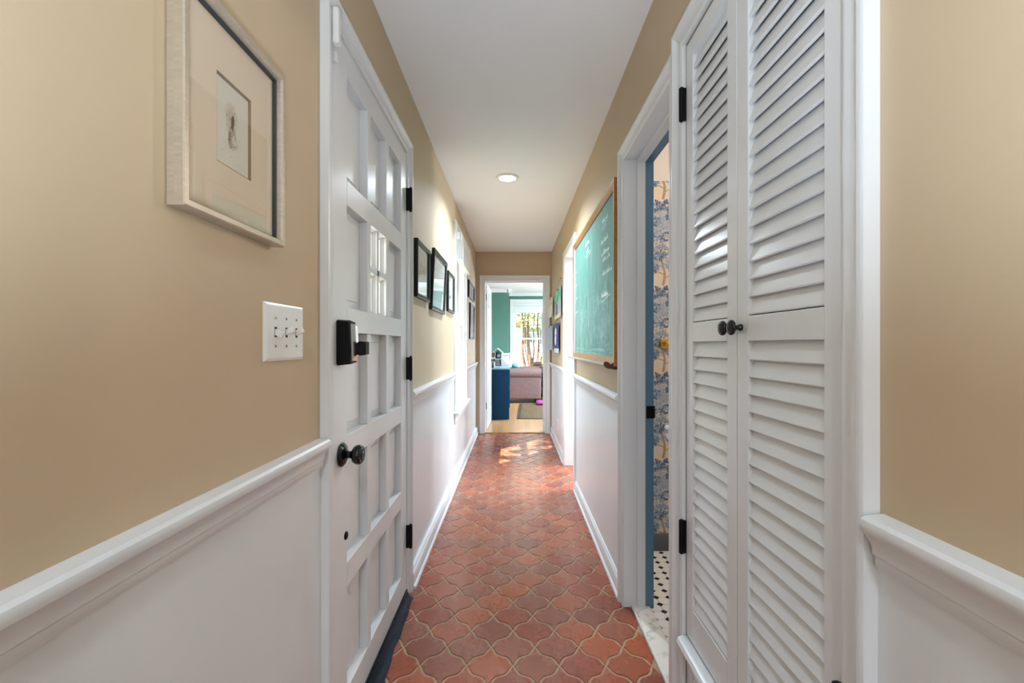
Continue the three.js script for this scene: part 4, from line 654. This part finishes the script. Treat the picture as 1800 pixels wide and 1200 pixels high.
  draw('dark blue paper with a white figure hanging on the lower wire', [0.476, 5.42], [0.484, 4.95], 1.10, 1.430, 0.016, (c, W, H) => { c.fillStyle = '#46508c'; c.fillRect(0, 0, W, H); c.fillStyle = '#c3d6e2'; c.fillRect(0, H * 0.85, W, H); c.fillStyle = '#eef0f2'; c.beginPath(); c.ellipse(128, 100, 46, 54, 0, 0, 7); c.fill(); c.beginPath(); c.ellipse(132, 170, 40, 50, 0, 0, 7); c.fill(); c.beginPath(); c.ellipse(150, 216, 24, 24, 0, 0, 7); c.fill(); c.fillStyle = '#8b92b4'; c.beginPath(); c.arc(128, 128, 12, 0, 7); c.fill(); });
}

// ------------------------------------------------------------------ the green room: open door, cabinet, seats, rug
{
  const t = struct('door_5', 'white panelled door standing open into the green room', 'door', [-0.375, 0, 6.3]);
  const w = 0.80, th = 0.035, y0 = 0.015, y1 = 2.035, ang = 0.03, hx = -0.375, hd = 6.285, list = [];
  // built along d from the hinge, faces towards +x, then turned slightly about the hinge
  const R = 0.002, S = 0.11, L = (a0, a1, b0, b1, x0 = -th, x1 = 0) => { const g = box(x0, x1, b0, b1, a0, a1, R); g.rotateY(-ang); g.translate(hx, 0, -hd); return g; };
  part(t, 'stile', L(0, S, y0, y1), M.white); part(t, 'stile', L(w - S, w, y0, y1), M.white);
  const rails = [[y0, 0.26], [0.86, 0.98], [1.60, 1.72], [1.92, y1]]; for (const [a, b] of rails) part(t, 'rail', L(S, w - S, a, b), M.white);
  part(t, 'mullion', L(w / 2 - 0.05, w / 2 + 0.05, y0, y1), M.white);
  for (const [a, b] of [[0.26, 0.86], [0.98, 1.60], [1.72, 1.92]]) for (const [c, d] of [[S, w / 2 - 0.05], [w / 2 + 0.05, w - S]]) { part(t, 'panel', merge([L(c, d, a, b, -th + 0.008, -0.008), L(c + 0.03, d - 0.03, a + 0.03, b - 0.03, -th + 0.004, -0.004)]), M.white); }
  for (const y of [1.80, 0.30]) part(t, 'hinge', merge([cyl([-0.386, y, 6.279], [-0.386, y + 0.09, 6.279], 0.007), box(-0.41, -0.386, y, y + 0.09, 6.275, 6.284)]), M.matteBlack, 'black hinge');
  const kx = hx + Math.sin(ang) * 0.73; part(t, 'knob', axisX(lathe([[0, 0], [0.028, 0], [0.028, 0.006], [0.010, 0.010], [0.010, 0.03], [0.026, 0.04], [0.026, 0.054], [0, 0.062]], 20), 1, kx, 0.95, hd + 0.735), M.black, 'black knob');
}
{
  const t = thing('bookcase', 'dark navy bookcase standing end-on behind the open door', 'bookcase', [-0.24, 0, 7.9]);
  const grainB = dataTex(256, (u, v) => { const k = 0.85 + 0.3 * n2(u * 2, v * 0.5) + 0.12 * (n4(u, v) - 0.5); return [k, k, k]; }, { rep: 1.5 });
  const navy = phys({ name: 'navy_paint', color: lin(0.006, 0.045, 0.115), roughness: 0.6, specularIntensity: 0.35, map: grainB });
  part(t, 'end_panel', box(-0.42, -0.078, 0.005, 0.800, 7.205, 7.230, 0.003), navy); part(t, 'end_panel', box(-0.42, -0.078, 0.005, 0.800, 8.575, 8.600, 0.003), navy);
  part(t, 'top', box(-0.425, -0.073, 0.795, 0.815, 7.200, 8.605, 0.003), std({ name: 'pale_blue_top', color: lin(0.20, 0.34, 0.38), roughness: 0.25 }), 'glossy blue top');
  part(t, 'back', box(-0.42, -0.41, 0.01, 0.80, 7.23, 8.575), navy); for (const y of [0.05, 0.40]) part(t, 'shelf', box(-0.41, -0.085, y, y + 0.02, 7.23, 8.575, 0.002), navy);
  for (const d of [7.68, 8.12]) part(t, 'divider', box(-0.41, -0.085, 0.07, 0.795, d, d + 0.02, 0.002), navy);

  const h = thing('dollhouse', 'small white gabled dollhouse on top of the navy bookcase', 'dollhouse', [-0.25, 0.815, 8.1]);
  const wht = M.plastic, slate = std({ name: 'slate_blue_wood', color: lin(0.20, 0.27, 0.33), roughness: 0.6 }), tan = std({ name: 'brown_card', color: lin(0.30, 0.19, 0.14), roughness: 0.8 });
  const mH = (a, y, q) => [a, y, -(8.05 - q)];
  part(h, 'side_wall', box(-0.375, -0.360, 0.815, 1.055, 8.05, 8.35), wht); part(h, 'side_wall', box(-0.230, -0.212, 0.815, 1.055, 8.05, 8.35), wht);
  part(h, 'gable', quadSweep([0, -0.01].map((q) => [[-0.375, 1.05, q], [-0.212, 1.05, q], [-0.293, 1.115, q]]), mH), slate, 'slate blue gable');
  part(h, 'roof', merge([quadSweep([0.015, -0.31].map((q) => [[-0.205 + 0.012, 1.035, q], [-0.205 + 0.004, 1.052, q], [-0.293, 1.130, q], [-0.293, 1.113, q]]), mH), quadSweep([0.015, -0.31].map((q) => [[-0.387, 1.035, q], [-0.379, 1.052, q], [-0.293, 1.130, q], [-0.293, 1.113, q]]), mH)]), wht);
  part(h, 'floor', box(-0.36, -0.23, 0.930, 0.942, 8.05, 8.35), wht); part(h, 'back_wall', box(-0.36, -0.23, 0.815, 1.05, 8.34, 8.35), slate); part(h, 'window', box(-0.30, -0.245, 0.965, 1.02, 8.045, 8.052), std({ name: 'pale_green_paint', color: lin(0.30, 0.42, 0.35), roughness: 0.7 }), 'pale green window');
  part(h, 'door', box(-0.325, -0.250, 0.82, 0.928, 8.045, 8.052), std({ name: 'taupe_door', color: lin(0.25, 0.22, 0.21), roughness: 0.7 }));
  part(h, 'buttress', quadSweep([0, -0.02].map((q) => [[-0.212, 0.815, q], [-0.10, 0.815, q], [-0.212, 0.955, q]]), mH), wht, 'white slanted brace');
  const b = thing('toy_box', 'brown and white patterned box beside the dollhouse', 'box', [-0.37, 0.815, 7.7]);
  part(b, 'body', box(-0.415, -0.325, 0.815, 1.000, 7.62, 7.74, 0.004), wht); part(b, 'lid', box(-0.420, -0.320, 0.985, 1.060, 7.61, 7.75, 0.004), tan, 'brown lid');
  const k = thing('toy_figure', 'small dark toy figure in front of the dollhouse', 'toy', [-0.36, 0.815, 7.45]);
  const dk = std({ name: 'dark_teal_plastic', color: lin(0.015, 0.05, 0.07), roughness: 0.4 });
  part(k, 'body', flat(new THREE.SphereGeometry(0.028, 14, 10)).scale(1, 1.2, 1).translate(-0.355, 0.850, -7.45), dk); part(k, 'head', flat(new THREE.SphereGeometry(0.02, 14, 10)).translate(-0.350, 0.898, -7.45), tan); part(k, 'base', box(-0.385, -0.325, 0.815, 0.822, 7.42, 7.48, 0.002), dk);
}
{
  const weave = fbm(503, 32, 2);
  const plaid = dataTex(512, (u, v) => { const k = 0.86 + 0.25 * (weave(u, v) - 0.5) + 0.1 * n2(u, v), l = (x, w) => Math.abs(((x % 1) + 1) % 1 - 0.5) < w ? 1 : 0, s = Math.max(l(u * 2 + 0.32, 0.012), l(v * 2, 0.010)); return [k + s * 0.4, k + s * 0.45, k + s * 0.5]; }, { rep: 1.15 });
  const mauve = std({ name: 'mauve_plaid_cloth', color: lin(0.21, 0.122, 0.112), map: plaid, roughness: 0.92 }), legMat = std({ name: 'dark_wood_leg', color: lin(0.05, 0.02, 0.012), roughness: 0.5 });
  function seat(name, label, x0, x1, d0, d1, facing, at) {
    // facing +1: open front towards +x, back along x0; two rolled arms at d0 and d1
    const t = thing(name, label, 'sofa', [(x0 + x1) / 2, 0, (d0 + d1) / 2]); const f = (u) => facing > 0 ? x0 + u : x1 - u, W = x1 - x0;
    const bx = (u0, u1, ...q) => box(Math.min(f(u0), f(u1)), Math.max(f(u0), f(u1)), ...q);
    part(t, 'base', bx(0.05, W - 0.03, 0.09, 0.30, d0 + 0.10, d1 - 0.10, 0.02), mauve);
    for (const s of [0, 1]) {
      const da = s ? d1 - 0.22 : d0 + 0.03, db = s ? d1 - 0.03 : d0 + 0.22, dc = s ? d1 - 0.115 : d0 + 0.115;
      const a = part(t, 'arm', bx(0.02, W, 0.085, 0.56, da, db, 0.03), mauve);
      part(a, 'arm_roll', merge([cyl([f(0.02), 0.600, dc], [f(W - 0.012), 0.600, dc], 0.113, 0.113, 28)]), mauve); part(a, 'arm_face', merge([cyl([f(W - 0.014), 0.600, dc], [f(W + 0.004), 0.600, dc], 0.116, 0.108, 28)]), mauve);
    }
    part(t, 'back', bx(0, 0.24, 0.10, 0.80, d0 + 0.12, d1 - 0.12, 0.07), mauve); part(t, 'seat_cushion', bx(0.22, W - 0.01, 0.29, 0.45, d0 + 0.22, d1 - 0.22, 0.05), mauve); part(t, 'back_cushion', bx(0.2, 0.36, 0.44, 0.78, d0 + 0.23, d1 - 0.23, 0.06), mauve);
    for (const u of [0.1, W - 0.1]) for (const d of [d0 + 0.13, d1 - 0.13]) part(t, 'leg', cyl([f(u), 0.004, d], [f(u), 0.095, d], 0.02, 0.03), legMat);
  }
  seat('sofa', 'mauve plaid rolled-arm sofa with its arm towards the hall', -0.36, 0.545, 9.17, 10.10, 1);
  seat('armchair', 'mauve armchair half hidden behind the sofa near the window', 0.44, 1.30, 10.15, 10.88, 1);
  const p = thing('floral_pillow', 'yellow floral pillow propped up at the right beside the mauve sofa', 'pillow', [0.62, 0.72, 9.9]);
  const pg = flat(new THREE.SphereGeometry(1, 24, 16)); { const a = pg.attributes.position; for (let i = 0; i < a.count; i++) { const x = a.getX(i), y = a.getY(i), z = a.getZ(i), s = (q) => Math.sign(q) * Math.pow(Math.abs(q), 0.6); a.setXYZ(i, s(x) * 0.13, s(y) * 0.13, z * 0.05); } pg.computeVertexNormals(); } pg.rotateX(-0.25); pg.translate(0.70, 0.83, -9.93);
  const fr = rng(61); const floral = dataTex(128, (u, v) => { const a = n1(u, v), b = n4(u, v); return a > 0.58 ? [0.16, 0.13, 0.1] : b > 0.55 ? [0.85, 0.62, 0.2] : [0.86, 0.8, 0.62]; }, { rep: 3, srgb: true });
  part(p, 'cushion', boxUV(pg), std({ name: 'floral_cloth', map: floral, roughness: 0.9 }));
  const o = thing('ottoman', 'dark blue ottoman at the right behind the door frame', 'ottoman', [0.80, 0, 9.55]);
  const nv = std({ name: 'midnight_cloth', color: lin(0.02, 0.025, 0.05), roughness: 0.85 }); part(o, 'cushion', box(0.585, 1.05, 0.26, 0.60, 9.32, 9.75, 0.05), nv); part(o, 'base', box(0.60, 1.035, 0.07, 0.25, 9.335, 9.735, 0.02), nv); for (const x of [0.63, 1.0]) for (const d of [9.37, 9.70]) part(o, 'leg', cyl([x, 0.004, d], [x, 0.075, d], 0.018), legMat);
  const c = thing('floor_cushion', 'magenta floor cushion on the far edge of the brown rug', 'cushion', [0.75, 0.01, 9.1]);
  part(c, 'cushion', box(0.44, 1.0, 0.014, 0.085, 8.82, 9.12, 0.03), std({ name: 'magenta_cloth', color: lin(0.30, 0.03, 0.22), roughness: 0.8 }));
  const y = thing('plush_bird', 'blue and white plush toy lying on the sofa arm', 'toy', [-0.02, 0.715, 9.28]);
  const bl = std({ name: 'sky_blue_plush', color: lin(0.09, 0.30, 0.50), roughness: 0.95 }), wp = std({ name: 'white_plush', color: lin(0.75, 0.74, 0.7), roughness: 0.95 });
  part(y, 'body', flat(new THREE.SphereGeometry(1, 20, 14)).scale(0.085, 0.045, 0.055).rotateZ(-0.25).translate(0.005, 0.764, -9.28), bl); part(y, 'belly', flat(new THREE.SphereGeometry(1, 20, 14)).scale(0.045, 0.065, 0.05).translate(-0.075, 0.780, -9.28), wp); part(y, 'beak', cyl([0.07, 0.765, 9.27], [0.105, 0.775, 9.27], 0.014, 0.002), std({ name: 'orange_felt', color: lin(0.6, 0.2, 0.08), roughness: 0.9 })); part(y, 'tail', cyl([0.06, 0.735, 9.28], [0.10, 0.728, 9.28], 0.02, 0.004), bl);
  const r = thing('rug', 'brown woven rug with a dark border and short fringe', 'rug', [0.9, 0.004, 8.2]);
  const pile = fbm(601, 24, 3); const rugTex = dataTex(512, (u, v) => { const k = 0.75 + 0.6 * (pile(u, v) - 0.4), p = n1(u * 0.5, v * 0.5) > 0.55 ? 1.25 : 1; return [k * p, k * p * 0.98, k * 0.9]; }, { rep: 1.2 });
  const rm = std({ name: 'brown_wool', color: lin(0.13, 0.080, 0.042), map: rugTex, roughness: 1, bumpMap: orangePeel, bumpScale: 0.003 }), rb = std({ name: 'dark_brown_wool', color: lin(0.055, 0.038, 0.02), map: rugTex, roughness: 1 });
  const turn = (g) => { g.translate(-0.04, 0, 7.25); g.rotateY(-0.035); g.translate(0.04, 0, -7.25); return g; };
  part(r, 'field', turn(box(0.09, 1.7, 0.004, 0.013, 7.31, 9.09, 0.003)), rm); part(r, 'border', turn(merge([box(0.04, 0.09, 0.004, 0.0125, 7.25, 9.14, 0.003), box(0.09, 1.7, 0.004, 0.0125, 7.25, 7.31, 0.003), box(0.09, 1.7, 0.004, 0.0125, 9.09, 9.14, 0.003)])), rb, 'dark border');
  const fl = []; const q = rng(71); for (let i = 0; i < 90; i++) { const x = 0.045 + i * 0.0184; fl.push(cyl([x, 0.007, 7.252], [x + (q() - 0.5) * 0.02, 0.006, 7.205 + q() * 0.012], 0.003, 0.002, 5)); }
  const fg = part(r, 'fringe', turn(merge(fl)), std({ name: 'cream_fringe', color: lin(0.45, 0.36, 0.24), roughness: 1 })); fg.userData.kind = 'stuff';
}

// ------------------------------------------------------------------ outdoors: unseen porch and shade tree, garden, fence, houses
{
  const lawn = fbm(701, 8, 5); const lawnTex = dataTex(256, (u, v) => { const k = 0.7 + 0.6 * (lawn(u, v) - 0.4); return [k, k, k * 0.8]; }, { rep: 0.5 });
  const g = struct('ground', 'lawn and yard around the house', 'ground', [0, -0.3, 5]);
  part(g, 'lawn', box(-40, 45, -0.6, -0.30, -30, 70), std({ name: 'dry_lawn', color: lin(0.16, 0.17, 0.07), map: lawnTex, roughness: 1 }));
  const p = struct('porch', 'unseen roofed porch outside the front door, keeps sun off its panes', 'porch', [-1.5, 0, 1.7]);  // out of view, its roof shades the glazed panes of the door
  part(p, 'deck', box(-2.3, -0.665, -0.3, -0.03, 0.4, 2.95), M.plain); part(p, 'roof', box(-2.4, -0.66, 2.5, 2.62, 0.2, 3.0), M.plain); for (const d of [0.5, 2.8]) part(p, 'post', box(-2.28, -2.16, -0.03, 2.5, d, d + 0.12, 0.01), M.plain);
  const bark = std({ name: 'pale_bark', color: lin(0.26, 0.19, 0.14), roughness: 0.9 });
  const leafGeo = (seed, n, centre, rad, size) => { const r = rng(seed), list = []; for (let i = 0; i < n; i++) { const c = centre(r), a = new THREE.CircleGeometry(size * (0.6 + 0.8 * r()), 6); a.scale(1, 0.55, 1); const q = flat(a); q.rotateX(r() * 6.28); q.rotateY(r() * 6.28); q.translate(...V(...c).toArray()); list.push(q); } return merge(list); };
  const leafMat = (c) => phys({ name: 'leaf_green', color: lin(...c), roughness: 0.8, transmission: 0.3, thickness: 0 });
  // unseen shade tree outside the hall window, placed to break up its sun
  const s = thing('shade_tree', 'unseen leafy tree outside that dapples the sun through the hall window', 'tree', [-3.4, -0.3, 1.2]);
  part(s, 'trunk', merge([cyl([-3.4, -0.35, 1.2], [-3.3, 2.6, 1.4], 0.16, 0.11), cyl([-3.3, 2.5, 1.4], [-2.7, 4.6, 1.9], 0.08, 0.04), cyl([-3.3, 2.5, 1.4], [-3.9, 4.8, 0.9], 0.08, 0.04), cyl([-3.3, 2.6, 1.4], [-3.2, 5.4, 2.2], 0.07, 0.03)]), bark);
  const fol = part(s, 'foliage', leafGeo(801, 1000, (r) => { const k = Math.floor(r() * 70), t = rng(k * 7 + 3), a = t() * 6.28, b = Math.acos(2 * t() - 1), q = Math.cbrt(t()), j = () => (r() - 0.5) * 0.5; return [-3.0 + 1.9 * q * Math.sin(b) * Math.cos(a) + j(), 5.2 + 1.3 * q * Math.cos(b) + j(), 1.7 + 1.9 * q * Math.sin(b) * Math.sin(a) + j()]; }, 1, 0.10), leafMat([0.10, 0.18, 0.04])); fol.userData.kind = 'stuff';
  // garden beyond the green room
  const f = thing('fence', 'white board fence across the garden behind the bare-stemmed tree', 'fence', [0.5, -0.3, 16]);
  const vinyl = std({ name: 'white_vinyl', color: lin(0.82, 0.82, 0.82), roughness: 0.6 });
  const brd = box(-0.072, 0.072, -0.28, 1.19, 16.0, 16.02, 0.004); for (let i = 0; i < 40; i++) { const m = part(f, 'board', brd, vinyl); m.position.x += -2.4 + i * 0.148; }
  part(f, 'rail', box(-2.5, 3.6, 1.13, 1.21, 15.97, 16.05, 0.006), vinyl); part(f, 'rail', box(-2.5, 3.6, -0.2, -0.1, 15.97, 16.05, 0.006), vinyl);
  const tr = thing('garden_tree', 'multi-stemmed tree with mottled pale bark and yellow-green leaves beyond the window', 'tree', [0.4, -0.3, 13.2]);
  const stem = (pts, r0) => { const c = new THREE.CatmullRomCurve3(pts.map((p) => V(...p))), g = []; const n = 10; for (let i = 0; i < n; i++) { const a = c.getPoint(i / n), b = c.getPoint((i + 1) / n); g.push(cyl([a.x, a.y, -a.z], [b.x, b.y, -b.z], r0 * (1 - 0.6 * i / n), r0 * (1 - 0.6 * (i + 1) / n), 8)); } return merge(g); };
  const mot = dataTex(128, (u, v) => { const a = n2(u, v); return a > 0.52 ? [1.0, 0.96, 0.9] : [0.62, 0.52, 0.44]; }, { rep: 4 });
  const bk = std({ name: 'mottled_bark', color: lin(0.16, 0.11, 0.08), map: mot, roughness: 0.9 });
  for (const [pts, r0] of [[[[0.36, -0.35, 13.2], [0.32, 0.5, 13.2], [0.24, 1.0, 13.1], [0.27, 1.6, 13.1], [0.20, 2.4, 13.0]], 0.055], [[[0.36, 0.4, 13.2], [0.42, 0.2, 13.1], [0.40, 0.7, 13.1], [0.30, 1.2, 13.0], [0.32, 2.3, 12.9]], 0.04], [[[0.50, -0.35, 13.3], [0.50, 0.55, 13.3], [0.42, 1.1, 13.3], [0.40, 1.7, 13.3], [0.46, 2.6, 13.2]], 0.075], [[[0.51, 0.5, 13.3], [0.58, 0.95, 13.3], [0.56, 1.5, 13.2], [0.62, 2.5, 13.1]], 0.035], [[[0.66, -0.35, 13.4], [0.68, 0.6, 13.4], [0.73, 1.2, 13.4], [0.68, 1.8, 13.3], [0.78, 2.6, 13.2]], 0.045]]) part(tr, 'stem', stem(pts, r0), bk);
  const lf = part(tr, 'foliage', leafGeo(811, 1000, (r) => [-0.4 + 1.7 * r(), 1.62 + 0.9 * Math.pow(r(), 0.7), 12.7 + 1.0 * r()], 1, 0.05), leafMat([0.16, 0.24, 0.05])); lf.userData.kind = 'stuff';
  const brick = dataTex(128, (u, v) => { const row = Math.floor(v * 16), m = ((v * 16) % 1 < 0.12) || (((u * 8 + row * 0.5) % 1) < 0.06), k = 0.8 + 0.35 * n2(u, v); return m ? [0.95, 0.85, 0.78] : [k, k * 0.95, k * 0.95]; }, { rep: 0.75 });
  const bm = std({ name: 'far_brickwork', color: lin(0.50, 0.21, 0.14), map: brick, roughness: 0.9 }), roofM = std({ name: 'grey_shingle', color: lin(0.3, 0.3, 0.3), roughness: 0.9 }), dg = std({ name: 'dark_window', color: lin(0.06, 0.09, 0.10), roughness: 0.2 }), sage = std({ name: 'sage_siding', color: lin(0.17, 0.22, 0.17), roughness: 0.8 });
  const house = (name, label, x0, x1, d, top, wallMat, wins) => { const t = thing(name, label, 'house', [(x0 + x1) / 2, -0.3, d]); part(t, 'wall', box(x0, x1, -0.3, top, d, d + 5), wallMat); part(t, 'roof', quadSweep([x0 - 0.05, x1 + 0.05].map((x) => [[x, top, -0.25], [x, top + 1.1, 2.5], [x, top, 5.25]]), (a, y, q) => [a, y, -(d + q)]), roofM); for (const [wx, wy, ww, wh] of wins) { const f2 = part(t, 'window_frame', box(wx, wx + ww, wy, wy + wh, d - 0.05, d + 0.01), vinyl); part(f2, 'pane', merge([box(wx + 0.06, wx + ww / 2 - 0.03, wy + 0.06, wy + wh - 0.06, d - 0.06, d - 0.04), box(wx + ww / 2 + 0.03, wx + ww - 0.06, wy + 0.06, wy + wh - 0.06, d - 0.06, d - 0.04)]), dg); } };
  house('brick_house', 'red brick house beyond the fence at the left of the window', -3.2, 0.36, 23, 2.3, bm, [[-1.6, 0.9, 0.8, 1.0]]);
  house('sage_house', 'dark green house with white-framed windows beyond the tree stems', 0.62, 1.38, 24, 2.1, sage, [[0.72, 1.25, 0.55, 0.6]]);
  house('orange_brick_house', 'orange brick house beyond the fence at the right of the window', 1.50, 4.5, 25, 2.0, bm, [[2.4, 1.0, 0.8, 0.9]]);
}

renderer.render(scene, camera);
